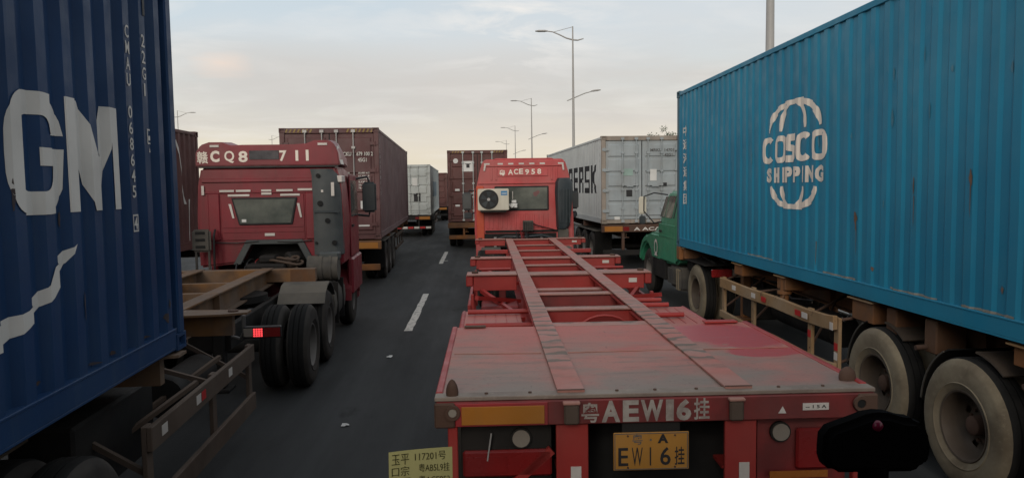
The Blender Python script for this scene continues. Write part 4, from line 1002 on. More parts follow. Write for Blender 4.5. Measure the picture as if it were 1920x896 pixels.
def flange_material():
    m = mat('beam_top_worn_paint', (0.38, 0.130, 0.105), 0.6, var=0.45, col2=(0.33, 0.165, 0.135), dust=0.55, dust_col=(0.285, 0.185, 0.148), fine=0.3, scale=2.0)
    N, L = m.node_tree.nodes, m.node_tree.links; b = N['Principled BSDF']
    src = b.inputs['Base Color'].links[0].from_socket
    t = N.new('ShaderNodeTexCoord'); mp = N.new('ShaderNodeMapping'); mp.inputs['Scale'].default_value = (1.6, 4.2, 1); L.new(t.outputs['Object'], mp.inputs[0])
    n = N.new('ShaderNodeTexNoise'); n.inputs['Scale'].default_value = 1.5; n.inputs['Detail'].default_value = 5; L.new(mp.outputs[0], n.inputs['Vector'])
    r = N.new('ShaderNodeMapRange'); r.inputs[1].default_value = 0.52; r.inputs[2].default_value = 0.66; r.inputs[4].default_value = 0.9; L.new(n.outputs['Fac'], r.inputs[0])
    sx = N.new('ShaderNodeSeparateXYZ'); L.new(t.outputs['Object'], sx.inputs[0])
    def mth(op, a, bb=None):
        q = N.new('ShaderNodeMath'); q.operation = op
        for i, v in enumerate((a, bb)):
            if v is None: continue
            if isinstance(v, (int, float)): q.inputs[i].default_value = v
            else: L.new(v, q.inputs[i])
        return q.outputs[0]
    n2 = N.new('ShaderNodeTexNoise'); n2.inputs['Scale'].default_value = 5; n2.inputs['Detail'].default_value = 5; L.new(t.outputs['Object'], n2.inputs['Vector'])
    wv = mth('SINE', mth('ADD', mth('MULTIPLY', sx.outputs['Y'], 2 * pi / 0.21), mth('MULTIPLY', n2.outputs['Fac'], 8.0)))
    sm = N.new('ShaderNodeMapRange'); L.new(wv, sm.inputs[0]); sm.inputs[1].default_value = 0.25; sm.inputs[2].default_value = 0.95
    reach = N.new('ShaderNodeMapRange'); L.new(sx.outputs['Y'], reach.inputs[0]); reach.inputs[1].default_value = 0.45; reach.inputs[2].default_value = 0.75
    far = N.new('ShaderNodeMapRange'); L.new(sx.outputs['Y'], far.inputs[0]); far.inputs[1].default_value = 2.2; far.inputs[2].default_value = 4.0; far.inputs[3].default_value = 1.0; far.inputs[4].default_value = 0.25
    smf = mth('MULTIPLY', mth('MULTIPLY', sm.outputs[0], mth('MULTIPLY', reach.outputs[0], far.outputs[0])), mth('MULTIPLY', n2.outputs['Fac'], 2.3))
    fac = mth('MAXIMUM', mth('MULTIPLY', r.outputs[0], 0.5), mth('MINIMUM', smf, 0.85))
    x = N.new('ShaderNodeMix'); x.data_type = 'RGBA'; L.new(fac, x.inputs['Factor']); L.new(src, x.inputs['A']); x.inputs['B'].default_value = (0.105, 0.088, 0.066, 1)
    L.new(x.outputs['Result'], b.inputs['Base Color']); return m
M['flange'] = flange_material()
DZ = 1.285
TR = thing('flatbed_trailer', 'empty red skeletal container trailer straight ahead with dusty rear deck', 'trailer', (TX, TY, 0), TYAW)
# rear deck, slightly buckled
n1, n2 = 26, 22; m = MB(); vs = []
for j in range(n2 + 1):
    for i in range(n1 + 1):
        x = -1.25 + 2.5 * i / n1; y = 0.075 + 2.02 * j / n2
        z = DZ - 0.012 + 0.007 * noise.noise(Vector((x * 1.6, y * 1.3, 4.0))) + 0.0025 * noise.noise(Vector((x * 5, y * 5, 1.0)))
        vs.append((x, y, z))
fs = [(j * (n1 + 1) + i, j * (n1 + 1) + i + 1, (j + 1) * (n1 + 1) + i + 1, (j + 1) * (n1 + 1) + i) for j in range(n2) for i in range(n1)]
m.add(vs, fs); dk = m.build('deck_plate', M['deck'], TR, smooth=40)
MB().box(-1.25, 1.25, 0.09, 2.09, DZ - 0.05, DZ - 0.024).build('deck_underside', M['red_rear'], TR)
MB().box(-1.262, 1.262, -0.012, 0.082, DZ - 0.030, DZ - 0.006).build('deck_edge_strip', mat('worn_grey_edge_steel', (0.24, 0.20, 0.165), 0.65, 0.0, var=0.5, col2=(0.15, 0.115, 0.095), scale=3, dust=0.5, dust_col=(0.22, 0.165, 0.135), rust=0.3, rust_scale=7, fine=0.4), TR, bevel=0.004)
for s in (-1, 1):
    MB().box(*(sorted((s * 1.22, s * 1.262))), 0.085, 2.10, DZ - 0.085, DZ - 0.002).build('deck_side_rail', M['red_tr'], TR, bevel=0.006)
MB().box(-1.16, -0.98, 2.04, 2.10, DZ - 0.004, DZ + 0.006).build('deck_tab', M['rust'], TR)
MB().box(0.88, 1.16, 2.03, 2.12, DZ - 0.006, DZ + 0.010).build('deck_tab', M['red_tr'], TR, bevel=0.004)
rng = random.Random(11)
for x in (-0.97, -0.72, -0.22, 0.0, 0.24, 0.72, 0.98):
    MB().cyl((x, 0.045, DZ - 0.0075), (x, 0.045, DZ + 0.001), 0.010, 8).build('deck_bolt', M['rust'], TR)
for y in (1.08,):
    for (xa, xb) in ((-1.2, -0.58), (-0.39, 0.39), (0.58, 1.2)):
        n = 24; MB().tube([(xa + (xb - xa) * i / n, y + rng.uniform(-0.003, 0.003), DZ - 0.0095 + 0.007 * noise.noise(Vector(((xa + (xb - xa) * i / n) * 1.6, y * 1.3, 4.0)))) for i in range(n + 1)], 0.0045, 5).build('weld_seam', M['flange'], TR)
# main beams: web, flanges; the top flange runs over the deck as a proud strip
for s in (-1, 1):
    x = s * 0.485
    bmn = MB().ibeam(x, 0.08, 12.72, DZ - 0.032, 0.46, w=0.165, h1=0.30).build('main_beam', M['red_tr'], TR)
    fl = MB(); n = 40
    vs = []
    for i in range(n + 1):
        y = 0.035 + (12.76 - 0.035) * i / n
        wv = 0.004 * noise.noise(Vector((y * 1.1, s * 3, 0)))
        for q, z in ((-0.078, DZ - 0.006), (0.078, DZ - 0.006), (0.078, DZ + 0.007), (-0.078, DZ + 0.007)): vs.append((x + q + wv, y, z + wv * 0.3))
    fs = [(i * 4 + j, i * 4 + (j + 1) % 4, i * 4 + 4 + (j + 1) % 4, i * 4 + 4 + j) for i in range(n) for j in range(4)] + [(3, 2, 1, 0), (n * 4, n * 4 + 1, n * 4 + 2, n * 4 + 3)]
    fl.add(vs, fs); fl.build('top_flange', M['flange'], bmn)
    MB().box(x - 0.078, x + 0.078, 0.030, 0.045, DZ + 0.0095, DZ + 0.011).build('flange_lip', M['rust'], bmn)
    # rear end plate of the beam, going down below the tail beam
    MB().box(x - 0.092, x + 0.092, -0.004, 0.02, 0.62, 1.108).build('beam_end_plate', M['red_tr'], bmn, bevel=0.004)
    MB().box(x - 0.03 + 0.02, x + 0.03 + 0.02, -0.009, -0.005, 0.72, 0.86).build('reflective_strip', M['refl_w'], bmn)
    for y in (2.9, 4.6, 6.7, 7.9, 9.2, 11.0):
        MB().box(*(sorted((x - s * 0.012, x - s * 0.075))), y, y + 0.015, DZ - 0.45, DZ - 0.055).build('web_stiffener', M['red_tr'], bmn)
# tail beam
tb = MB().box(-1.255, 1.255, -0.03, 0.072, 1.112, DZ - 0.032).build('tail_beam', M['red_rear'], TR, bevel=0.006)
for s in (-1, 1):
    cst = MB().box(*(sorted((s * 1.148, s * 1.262))), -0.048, 0.075, 1.112, DZ - 0.033).build('corner_casting', M['rust'], TR, bevel=0.008)
    rg = MB(); c = Vector((s * 1.16, -0.05, 1.20))
    ring = lambda r, y: [(c.x + r * cos(k * pi / 10), y, c.z + r * sin(k * pi / 10)) for k in range(20)]
    rg.loft([ring(0.045, -0.044), ring(0.043, -0.058), ring(0.026, -0.058), ring(0.024, -0.046)], caps=False); rg.build('casting_hole_rim', M['rust'], cst, smooth=30)
    MB().cyl((c.x, -0.0535, c.z), (c.x, -0.046, c.z), 0.0235, 16).build('casting_hole', M['lamp_lens'] if s < 0 else M['void'], cst)
    # twist-lock cone
    px_, py_ = tloc(-0.163, 4.128) if s < 0 else tloc(2.192, 4.24)
    tw = MB(); n = 14
    prof = [(0.034, 0.0), (0.036, 0.018), (0.034, 0.040), (0.028, 0.062), (0.016, 0.084), (0.004, 0.094)] if s < 0 else [(0.05, 0.0), (0.052, 0.02), (0.046, 0.05), (0.030, 0.068), (0.012, 0.078), (0.003, 0.08)]
    tw.loft([[(px_ + r * cos(2 * pi * k / n), py_ + r * (0.8 if s < 0 else 0.62) * sin(2 * pi * k / n), DZ - 0.008 + z) for k in range(n)] for r, z in prof])
    tw.build('twist_lock', M['rust'], TR, smooth=40)
# orange reflector board with red surround
rb = MB().box(-1.145, -0.625, -0.044, -0.031, 1.118, 1.248).build('reflector_surround', mat('reflector_red_border', (0.30, 0.025, 0.028), 0.5, var=0.35, dust=0.3, dust_col=(0.15, 0.05, 0.05)), TR, bevel=0.003)
MB().box(-1.11, -0.645, -0.050, -0.0445, 1.128, 1.232).build('orange_reflector', M['refl_o'], rb, bevel=0.002)
for x0, x1 in ((-0.535, -0.45), (0.405, 0.485)):
    bk = MB().box(x0, x1, -0.062, -0.031, 1.118, 1.232).build('stake_bracket', M['guard_g'], TR, bevel=0.01)
    MB().box(x0 - 0.006, x1 + 0.006, -0.068, -0.028, 1.233, 1.250).build('bracket_cap', M['flange'], bk, bevel=0.004)
YT = -0.0335
plane_text(TR, '\u7ca4', -0.435, -0.335, 1.122, 1.238, YT, M['dirty_mark'], 0.02)
for ch, xa, xb in (('A', -0.320, -0.215), ('E', -0.200, -0.108), ('W', -0.098, 0.03), ('1', 0.045, 0.090), ('6', 0.105, 0.19)):
    plane_text(TR, ch, xa, xb, 1.122, 1.246, YT, M['dirty_mark'], 0.04)
plane_text(TR, '\u6302', 0.205, 0.295, 1.125, 1.250, YT, M['dirty_mark'], 0.02)
st = MB().box(0.83, 0.98, -0.036, -0.031, 1.165, 1.205).build('white_sticker', M['refl_w'], TR)
plane_text(st, '-- 1 5 A', 0.845, 0.965, 1.176, 1.195, -0.0375, M['black_mark'], 0.02)
MB().prism([(0.69, 1.15), (0.735, 1.15), (0.715, 1.19)], 'y', -0.036, -0.031).build('torn_sticker', M['refl_w'], TR)
# number plate
pl = MB(); pl.box(-0.252, 0.180, -0.022, -0.016, 0.835, 1.055); plo = pl.build('number_plate', M['plate_y'], TR, bevel=0.006)
for bx in (-0.17, 0.10):
    for bz in (1.035, 0.852): MB().cyl((bx, -0.026, bz), (bx, -0.0215, bz), 0.006, 8).build('plate_bolt', M['rust'], plo)
for (xa, xb, za, zb) in ((-0.246, 0.174, 1.046, 1.050), (-0.246, 0.174, 0.840, 0.844), (-0.246, -0.242, 0.8445, 1.0455), (0.170, 0.174, 0.8445, 1.0455)):
    MB().box(xa, xb, -0.0236, -0.0221, za, zb).build('plate_border', M['grey_mark'], plo)
m = MB(); m.box(-0.20, 0.13, -0.012, 0.02, 1.04, 1.110); m.build('plate_bracket', M['chassis'], TR)
plane_text(plo, '\u7ca4', -0.145, -0.085, 0.985, 1.045, -0.0235, M['grey_mark'], 0.01)
plane_text(plo, '\u00b7', -0.045, -0.033, 1.005, 1.017, -0.0235, M['grey_mark'])
plane_text(plo, 'A', 0.0, 0.062, 0.990, 1.043, -0.0235, M['black_mark'], 0.05)
for ch, xa, xb in (('E', -0.225, -0.168), ('W', -0.148, -0.085), ('I', -0.045, -0.037), ('6', 0.015, 0.075)):
    plane_text(plo, ch, xa, xb, 0.862, 0.968, -0.0235, M['black_mark'], 0.012 if ch != 'W' else 0.0)
plane_text(plo, '\u6302', 0.098, 0.155, 0.862, 0.968, -0.0235, M['black_mark'], 0.01)
# lamps below the tail beam
MB().box(-1.19, -1.135, -0.02, 0.03, 0.55, 1.110).build('outer_post', M['red_tr'], TR, bevel=0.005)
MB().box(1.135, 1.19, -0.02, 0.03, 0.55, 1.110).build('outer_post', M['red_tr'], TR, bevel=0.005)
for s in (-1, 1):
    xa, xb = sorted((s * 0.60, s * 1.12))
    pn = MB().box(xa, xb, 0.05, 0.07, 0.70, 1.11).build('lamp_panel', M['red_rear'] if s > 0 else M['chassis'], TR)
    xr = -0.775 if s < 0 else 0.73
    MB().cyl((xr, 0.02, 1.020), (xr, 0.05, 1.020), 0.050, 24).build('round_lamp', M['lamp_lens'], pn, smooth=40)
    MB().cyl((xr, 0.028, 1.020), (xr, 0.05, 1.020), 0.060, 24).build('lamp_rim', M['chassis'], pn, smooth=40)
    MB().box(*( (-1.11, -0.60) if s < 0 else (0.82, 1.10)), 0.015, 0.05, 0.80, 0.955 if s < 0 else 1.04).build('tail_lamp', M['lamp_red'], pn, bevel=0.012)
    MB().box(*( (-1.09, -0.86) if s < 0 else (0.66, 1.0)), 0.008, 0.015, 0.755 if s > 0 else 0.83, 0.795 if s > 0 else 0.92).build('orange_lens', M['lamp_or'] if s > 0 else M['lamp_red'], pn)
MB().bar((-0.60, 0.03, 0.95), (-0.86, 0.03, 0.72), 0.03, 0.05).build('lamp_brace', M['red_tr'], TR)
MB().bar((-0.97, 0.01, 0.90), (-0.945, 0.01, 1.06), 0.008, 0.008).build('lamp_wire', M['rodsteel'], TR)
# cross members and bolsters
for (y, z0, z1, mt) in ((2.10, 1.10, 1.262, 'red_tr'), (2.95, 1.07, 1.262, 'red_tr'), (4.05, 1.02, 1.25, 'red_rear'), (4.75, 1.06, 1.20, 'red_tr'), (7.2, 1.06, 1.24, 'red_tr'), (9.75, 1.10, 1.25, 'red_tr'), (11.05, 1.10, 1.25, 'red_tr')):
    MB().box(-0.475, 0.475, y, y + 0.10, z0, z1).build('cross_member', M[mt], TR, bevel=0.005)
    MB().box(-0.474, 0.474, y - 0.035, y + 0.14, z1 + 0.001, z1 + 0.013).build('cross_member_cap', M['flange'], TR)
for (y, dy, h) in ((5.80, 0.30, 0.22), (8.12, 0.24, 0.18), (12.62, 0.20, 0.15)):
    for s in (-1, 1):
        xa, xb = sorted((s * 0.575, s * 1.16))
        bo = MB().box(xa, xb, y, y + dy, DZ - h, DZ - 0.012).build('bolster', M['red_tr'], TR, bevel=0.006)
        xa2, xb2 = sorted((s * 0.572, s * 1.25))
        MB().box(xa2, xb2, y - 0.04, y + dy + 0.03, DZ - 0.011, DZ + 0.004).build('bolster_cap', M['flange'], bo, bevel=0.003)
        e = MB().box(*(sorted((s * 1.165, s * 1.26))), y - 0.02, y + dy + 0.02, DZ - h * 0.72, DZ - 0.013).build('bolster_end', M['red_tr'], bo, bevel=0.012)
        MB().cyl((s * 1.14, y + dy / 2, DZ + 0.004), (s * 1.14, y + dy / 2, DZ + 0.03), 0.045, 12).build('twist_lock', M['rust'], bo)
        if s > 0: MB().box(0.95, 1.06, y - 0.004, y - 0.0005, DZ - h * 0.62, DZ - h * 0.35).build('reflective_strip', M['refl_w'], bo)
    MB().box(-0.475, 0.475, y + 0.01, y + dy - 0.01, DZ - h * 1.25, DZ - 0.022).build('cross_member', M['red_tr'], TR, bevel=0.005)
    MB().box(-0.474, 0.474, y - 0.035, y + dy + 0.02, DZ - 0.0215, DZ - 0.008).build('cross_member_cap', M['flange'], TR)
# fender plates, tubes
for s in (-1, 1):
    m = MB(); y0, y1 = (2.3, 4.15) if s < 0 else (2.3, 4.2)
    secs = [(y0, 1.00), (y0 + 0.12, 1.075), (y1 - 0.15, 1.075), (y1, 1.0)]
    m.loft([[(s * 0.62, y, z), (s * 1.22, y, z), (s * 1.22, y, z + 0.015), (s * 0.62, y, z + 0.015)] for y, z in secs]); fd = m.build('mudguard', M['deck'], TR)
    MB().tube([(s * 1.225, y0, 0.98), (s * 1.225, y0 + 0.12, 1.07), (s * 1.225, y1 - 0.15, 1.07), (s * 1.225, y1, 0.98)], 0.03, 8).build('mudguard_edge', M['red_tr'], fd, smooth=50)
    for y in (3.35, 4.0, 4.35) if s > 0 else (2.95, 3.75):
        MB().tube([(s * 0.50, y, 1.125), (s * (1.18 if s < 0 else 1.05), y, 1.125)], 0.026, 10).build('mudguard_tube', M['red_tr'], TR, smooth=50)
    for k in range(5):
        MB().box(*(sorted((s * (0.66 + 0.11 * k), s * (0.668 + 0.11 * k)))), 2.45, 3.95, 1.0905, 1.094).build('mudguard_seam', M['red_tr'], fd)
    for (a, b) in (((s * 0.55, 5.6, 0.95), (s * 1.1, 4.6, 1.15)), ((s * 0.55, 4.5, 0.9), (s * 1.05, 5.7, 1.08)), ((s * 0.52, 7.0, 1.0), (s * 1.05, 7.9, 1.12))):
        MB().bar(a, b, 0.05, 0.05).build('brace', M['red_tr'], TR)
    MB().cyl((s * 0.62, 7.05, 1.22), (s * 1.10, 7.05, 1.22), 0.02, 8).build('cross_tube', M['red_tr'], TR)
    MB().box(*(sorted((s * 0.58, s * 1.02))), 9.95, 10.03, 1.19, 1.265).build('cross_tube', M['red_tr'], TR, bevel=0.01)
    MB().box(*(sorted((s * 0.575, s * 1.05))), 5.0, 5.55, 0.55, 0.98).build('tool_box', M['red_rear'], TR, bevel=0.02)
    m = MB(); m.box(*(sorted((s * 0.66, s * 0.78))), 8.7, 8.83, 0.35, 1.1); m.box(*(sorted((s * 0.6, s * 0.84))), 8.62, 8.9, 0.3, 0.35); m.build('landing_leg', M['red_rear'], TR, bevel=0.008)
    m = MB()
    for z in (0.50, 0.85): m.box(*(sorted((s * 1.19, s * 1.23))), 5.3, 8.3, z, z + 0.1)
    for y in (5.35, 6.8, 8.2): m.box(*(sorted((s * 1.15, s * 1.189))), y, y + 0.07, 0.48, 1.08)
    m.build('side_guard', M['red_tr'], TR, bevel=0.004)
pts = [(0.05 + 0.28 * cos(pi - pi * k / 12) + 0.1, 2.85, 1.02 + 0.20 * sin(pi * k / 12)) for k in range(13)]
MB().tube(pts, 0.013, 8).build('air_hose', M['red_tr'], TR, smooth=60)
MB().tube([(0.72, 2.42, 1.10), (0.95, 2.36, 1.13), (1.12, 2.38, 1.10)], 0.012, 6).build('air_hose', M['rodsteel'], TR, smooth=60)
for y in (1.55, 2.86, 4.17 - 0.03): axle(TR, y, 1.20, 'grey')
MB().box(-0.60, 0.60, 0.25, 0.30, 0.45, 1.10).build('shade_panel', M['void'], TR)  # black sheet put in for the shade under the rear deck

# ------------------------------------------------------------------ bright red tractor 958
T9 = thing('tractor_unit', 'bright red tractor cab with white tape and air conditioner, ahead of empty trailer', 'truck', (1.18, 18.6, 0), -0.6)
cab9 = cab_shell(T9, 'cab', [(-1.25, 1.10), (1.25, 1.10), (1.245, 1.7), (1.20, 2.48), (1.12, 2.86), (1.04, 3.12), (0.95, 3.165), (-0.95, 3.165), (-1.04, 3.12), (-1.12, 2.86), (-1.20, 2.48), (-1.245, 1.7)], 2.2, M['red958'], bevel=0.03)
MB().box(-1.17, 1.17, -0.035, -0.001, 2.545, 2.585).build('roof_ledge', M['red958'], T9, bevel=0.012)
for s in (-1, 1):   # pressed roof panel with vertical ribs
    for x in (0.68, 0.80):
        MB().box(*(sorted((s * x, s * (x + 0.05)))), -0.022, -0.001, 2.64, 2.95).build('pressed_rib', M['red958'], T9, bevel=0.008)
MB().prism([(-1.0, 2.98), (1.0, 2.98), (0.94, 3.14), (-0.94, 3.14)], 'y', -0.03, -0.001).build('roof_brow', M['red958'], T9, bevel=0.012)
MB().prism([(-0.78, 3.155), (-0.70, 3.19), (0.70, 3.19), (0.78, 3.155)], 'y', 0.02, 0.8).build('roof_hatch', M['red958'], T9, bevel=0.01)
for i in range(5):
    x = -0.66 + i * 0.265
    MB().box(x, x + 0.13, -0.036, -0.031, 3.03, 3.07).build('reflective_strip', M['refl_w'], T9)
for s in (-1, 1):
    MB().box(*(sorted((s * 0.86, s * 1.0))), -0.036, -0.031, 3.03, 3.07).build('reflective_strip', M['refl_w'], T9)
    MB().prism([(s * 0.955, 3.029), (s * 1.0, 3.029), (s * 1.02, 2.88), (s * 0.98, 2.88)], 'y', -0.036, -0.031).build('reflective_strip', M['refl_w'], T9)
    MB().box(*(sorted((s * 1.02, s * 1.21))), -0.030, -0.001, 1.15, 2.50).build('corner_pillar', mat('pillar_lit_red_paint', (0.50, 0.075, 0.032), 0.45, var=0.25) if s < 0 else M['red958'], T9, bevel=0.012)  # left pillar is a lit copy of the cab red, side light in its colour
y9 = -0.0245
MB().box(-0.66, 0.60, -0.022, -0.001, 2.74, 2.94).build('number_panel', M['red958'], T9, bevel=0.005)
plane_text(T9, '\u7ca4', -0.62, -0.475, 2.755, 2.90, y9, M['cream_mark'], 0.04)
for ch, xa, xb, z0 in (('A', -0.40, -0.275, 2.775), ('C', -0.255, -0.145, 2.785), ('E', -0.125, -0.02, 2.79), ('9', 0.03, 0.13, 2.775), ('5', 0.185, 0.28, 2.78), ('8', 0.335, 0.435, 2.785)):
    plane_text(T9, ch, xa, xb, z0, z0 + 0.135, y9, M['cream_mark'], 0.03)
wf = MB().box(-0.75, 0.62, -0.028, -0.001, 1.87, 2.49).build('window_frame', M['gasket'], T9, bevel=0.03, seg=2)
MB().box(-0.71, 0.58, -0.034, -0.0285, 1.91, 2.45).build('window_pane', M['glass'], wf)
MB().box(-0.30, -0.285, -0.037, -0.0345, 2.16, 2.36).build('window_wiper', M['refl_w'], wf)
MB().prism([(0.22, 2.32), (0.36, 2.38), (0.40, 2.33), (0.30, 2.22), (0.24, 2.24)], 'y', -0.036, -0.0345).build('window_sticker', mat('faint_red_sticker', (0.16, 0.07, 0.068), 0.5), wf)
for k in range(14):
    x = -0.95 + k * 0.115
    MB().box(x, x + 0.055, -0.018, -0.001, 1.42, 1.80).build('pressed_rib', M['red958'], T9, bevel=0.008)
MB().box(-1.0, 0.95, -0.03, -0.001, 1.32, 1.38).build('wall_ledge', M['chassis'], T9, bevel=0.01)
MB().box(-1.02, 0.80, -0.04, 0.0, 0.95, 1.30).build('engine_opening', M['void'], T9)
for (x, w, z) in ((-0.05, 0.26, 1.36),):
    ra = MB().box(x, x + w, -0.22, -0.03, z, z + 0.26).build('radiator_box', M['dusty'], T9, bevel=0.015)
    for k in range(5): MB().box(x + 0.02 + k * 0.047, x + 0.045 + k * 0.047, -0.226, -0.2205, z + 0.03, z + 0.23).build('radiator_fin', M['chassis'], ra)
MB().tube([(0.75, -0.08, 1.38), (0.3, -0.10, 1.50), (0.1, -0.10, 1.60)], 0.014, 6).build('air_pipe', M['black'], T9, smooth=60)
MB().tube([(-0.9, -0.1, 1.10), (-0.5, -0.3, 1.24), (0.0, -0.25, 1.22), (0.4, -0.3, 1.26), (0.8, -0.1, 1.15)], 0.03, 8).build('air_pipe', M['duct'], T9, smooth=60)
for x in (-0.75, 0.42, 0.62): MB().cyl((x, -0.15, 0.9), (x, -0.15, 1.22), 0.04, 10).build('air_fitting', M['rodsteel'], T9, smooth=50)
# intake tower on the right
it = MB(); prof = [(0.80, 0.0), (0.78, -0.14), (0.84, -0.26), (1.10, -0.26), (1.20, -0.16), (1.22, 0.0)]
it.loft([[(0.99 + (x - 0.99) * k + dx, y * ky, z) for x, y in prof] for z, k, dx, ky in ((1.40, 0.62, -0.05, 0.9), (1.48, 0.80, -0.03, 1), (1.9, 0.95, -0.01, 1), (2.35, 1.08, 0.0, 1), (2.58, 1.0, 0.0, 0.95), (2.68, 0.7, 0.0, 0.8))])
ito = it.build('intake_tower', M['duct'], T9, bevel=0.0, smooth=45)
for k in range(4): MB().box(0.88 + k * 0.075, 0.91 + k * 0.075, -0.275, -0.255, 1.55, 2.40).build('intake_rib', M['duct'], ito, bevel=0.008)
MB().box(0.84, 1.10, -0.2, 0.0, 1.15, 1.40).build('intake_base', M['dusty'], T9, bevel=0.02)
for s in (-1, 1):
    x = s * 1.255
    d = MB().prism([(0.85, 1.2), (2.05, 1.2), (2.05, 1.9), (1.85, 2.45), (0.85, 2.45)], 'x', x, x + s * 0.02).build('door', M['red958'], T9, bevel=0.006)
    MB().prism([(0.95, 1.88), (1.95, 1.88), (1.78, 2.38), (0.95, 2.38)], 'x', x + s * 0.0205, x + s * 0.024).build('side_window', M['glass'], d)
    MB().tube([(s * 1.22, 1.9, 1.80), (s * 1.42, 1.95, 1.72), (s * 1.46, 1.95, 1.84)], 0.02, 8).build('mirror_arm', M['black'], T9, smooth=50)
    a = MB(); a.tube([(s * 1.2, 1.9, 2.36), (s * 1.42, 1.95, 2.40), (s * 1.46, 1.95, 2.30)], 0.02, 8)
    ar = a.build('mirror_arm', M['black'], T9, smooth=50)
    MB().box(*(sorted((s * 1.36, s * 1.62))), 1.86, 1.98, 1.84, 2.34).build('mirror', M['duct'], ar, bevel=0.04, seg=3, smooth=40)
    MB().box(*(sorted((s * 1.38, s * 1.60))), 1.848, 1.859, 1.88, 2.30).build('mirror_glass', M['defl'], ar)
    MB().box(*(sorted((s * 1.36, s * 1.58))), 1.88, 1.98, 1.60, 1.78).build('mirror', M['duct'], ar, bevel=0.03, seg=2, smooth=40)
    MB().box(*(sorted((s * 0.40, s * 0.47))), -4.2, 1.9, 0.72, 0.98).build('frame_rail', M['chassis'], T9, bevel=0.006)
    wheel(T9, s * 1.2, 1.35, s, 'grey', 0.52, dual=False)
    MB().box(*(sorted((s * 1.0, s * 1.24))), 0.0, 2.2, 0.55, 1.12).build('step_well', M['red958'], T9, bevel=0.03)
    MB().box(*(sorted((s * 0.55, s * 1.18))), -1.25, -0.2, 0.45, 0.98).build('fuel_tank', M['dusty'], T9, bevel=0.08, seg=3, smooth=40)
for y in (-3.35, -2.0): axle(T9, y, 1.18, 'grey')
MB().box(-1.2, 1.2, 2.05, 2.3, 0.4, 0.9).build('front_bumper', M['red958'], T9, bevel=0.05)
m = MB(); m.cyl((0, -2.5, 0.98), (0, -2.5, 1.0), 0.42, 24); m.build('fifth_wheel', M['chassis'], T9)
# air conditioner outdoor unit hung on the back of the cab
ac = thing('air_conditioner', 'cream outdoor air conditioner unit hung on the back of the red cab', 'air conditioner', (1.18 - 0.79, 18.6 - 0.30, 1.90), -0.6)
MB().box(-0.385, 0.385, -0.12, 0.18, 0.0, 0.53).build('casing', M['ac_white'], ac, bevel=0.015, seg=2)
m = MB(); n = 36; fx, fz = -0.115, 0.27
cr = lambda r, y: [(fx + r * cos(2 * pi * k / n), y, fz + r * sin(2 * pi * k / n)) for k in range(n)]
m.loft([cr(0.245, -0.1215), cr(0.240, -0.140), cr(0.228, -0.140), cr(0.225, -0.1215)], caps=False); m.build('grille_ring', M['black'], ac, smooth=40)
MB().cyl((fx, -0.128, fz), (fx, -0.1212, fz), 0.226, 36).build('fan_opening', M['black'], ac)
for k in range(5):
    a0 = 2 * pi * k / 5; bl = MB()
    pt = [(fx + r * cos(a0 + d), -0.131 - dy, fz + r * sin(a0 + d)) for r, d, dy in ((0.05, 0, 0), (0.20, -0.1, 0.0), (0.21, 0.55, 0.006), (0.05, 0.7, 0.004))]
    bl.add(pt + [(x, y + 0.003, z) for x, y, z in pt], [(0, 1, 2, 3), (7, 6, 5, 4), (0, 4, 5, 1), (1, 5, 6, 2), (2, 6, 7, 3), (3, 7, 4, 0)]); bl.build('fan_blade', M['duct'], ac)
MB().cyl((fx, -0.148, fz), (fx, -0.128, fz), 0.038, 18).build('fan_hub', M['rodsteel'], ac, smooth=40)
for k in range(5):
    r = 0.07 + k * 0.037; g = MB(); g.tube([(fx + r * cos(2 * pi * q / 24), -0.143, fz + r * sin(2 * pi * q / 24)) for q in range(25)], 0.0028, 4, caps=False); g.build('grille_wire', M['black'], ac)
st = MB().box(0.19, 0.345, -0.1235, -0.1205, 0.37, 0.475).build('blue_label', M['ac_blue'], ac)
MB().box(0.205, 0.33, -0.1255, -0.124, 0.405, 0.425).build('label_stripe', M['sticker'], st)
MB().box(-0.32, 0.32, -0.10, 0.28, -0.05, -0.012).build('support_bracket', M['chassis'], ac, bevel=0.005)
MB().tube([(0.38, -0.02, 0.15), (0.46, 0.0, 0.06), (0.52, 0.1, 0.1), (0.6, 0.2, 0.14)], 0.016, 8).build('refrigerant_pipe', M['sticker'], ac, smooth=60)
m = MB(); m.box(0.43, 0.60, 0.10, 0.2, 0.05, 0.16); m.box(0.46, 0.58, 0.12, 0.2, 0.17, 0.24); m.build('valve_cover', M['sticker'], ac, bevel=0.01)

for x, mt in ((-0.20, 'black'), (-0.08, 'lamp_red'), (0.04, 'black')):
    MB().tube([(x + 0.04 * cos(q * 0.9), -0.12 - 0.030 * q, 1.36 - 0.006 * q + 0.04 * sin(q * 0.9)) for q in range(46)], 0.009, 5).build('coiled_hose', M[mt], T9, smooth=60)
# ------------------------------------------------------------------ brown container further ahead in the same lane
cH = make_container('dark brown container with square white placard, ahead of the bright red cab', (0.02, 30.0, 1.10), 1.0, 12.19, 2.885, M['maroon_b'], seed=6, sides=(-1, 1), rod=M['grey_c'])
MB().box(-0.62, -0.15, -0.006, 0.004, 2.03, 2.45).build('placard', M['sticker'], cH.root)
m = MB(); m.box(-0.45, -0.32, -0.009, -0.0065, 2.18, 2.32); m.box(-0.50, -0.27, -0.009, -0.0065, 2.325, 2.35); m.build('placard_symbol', M['black_mark'], cH.root)
MB().cyl((-0.88, -0.003, 2.46), (-0.88, 0.004, 2.46), 0.10, 20).build('round_placard', M['sticker'], cH.root)
for i in range(5):
    for side in (-1, 1):
        x = side * (1.0 - i * 0.11)
        MB().prism([(x - 0.03, 2.78), (x + 0.02, 2.78), (x + 0.06, 2.86), (x + 0.01, 2.86)], 'y', -0.001, 0.005).build('hazard_stripe', M['tape_y'], cH.root)
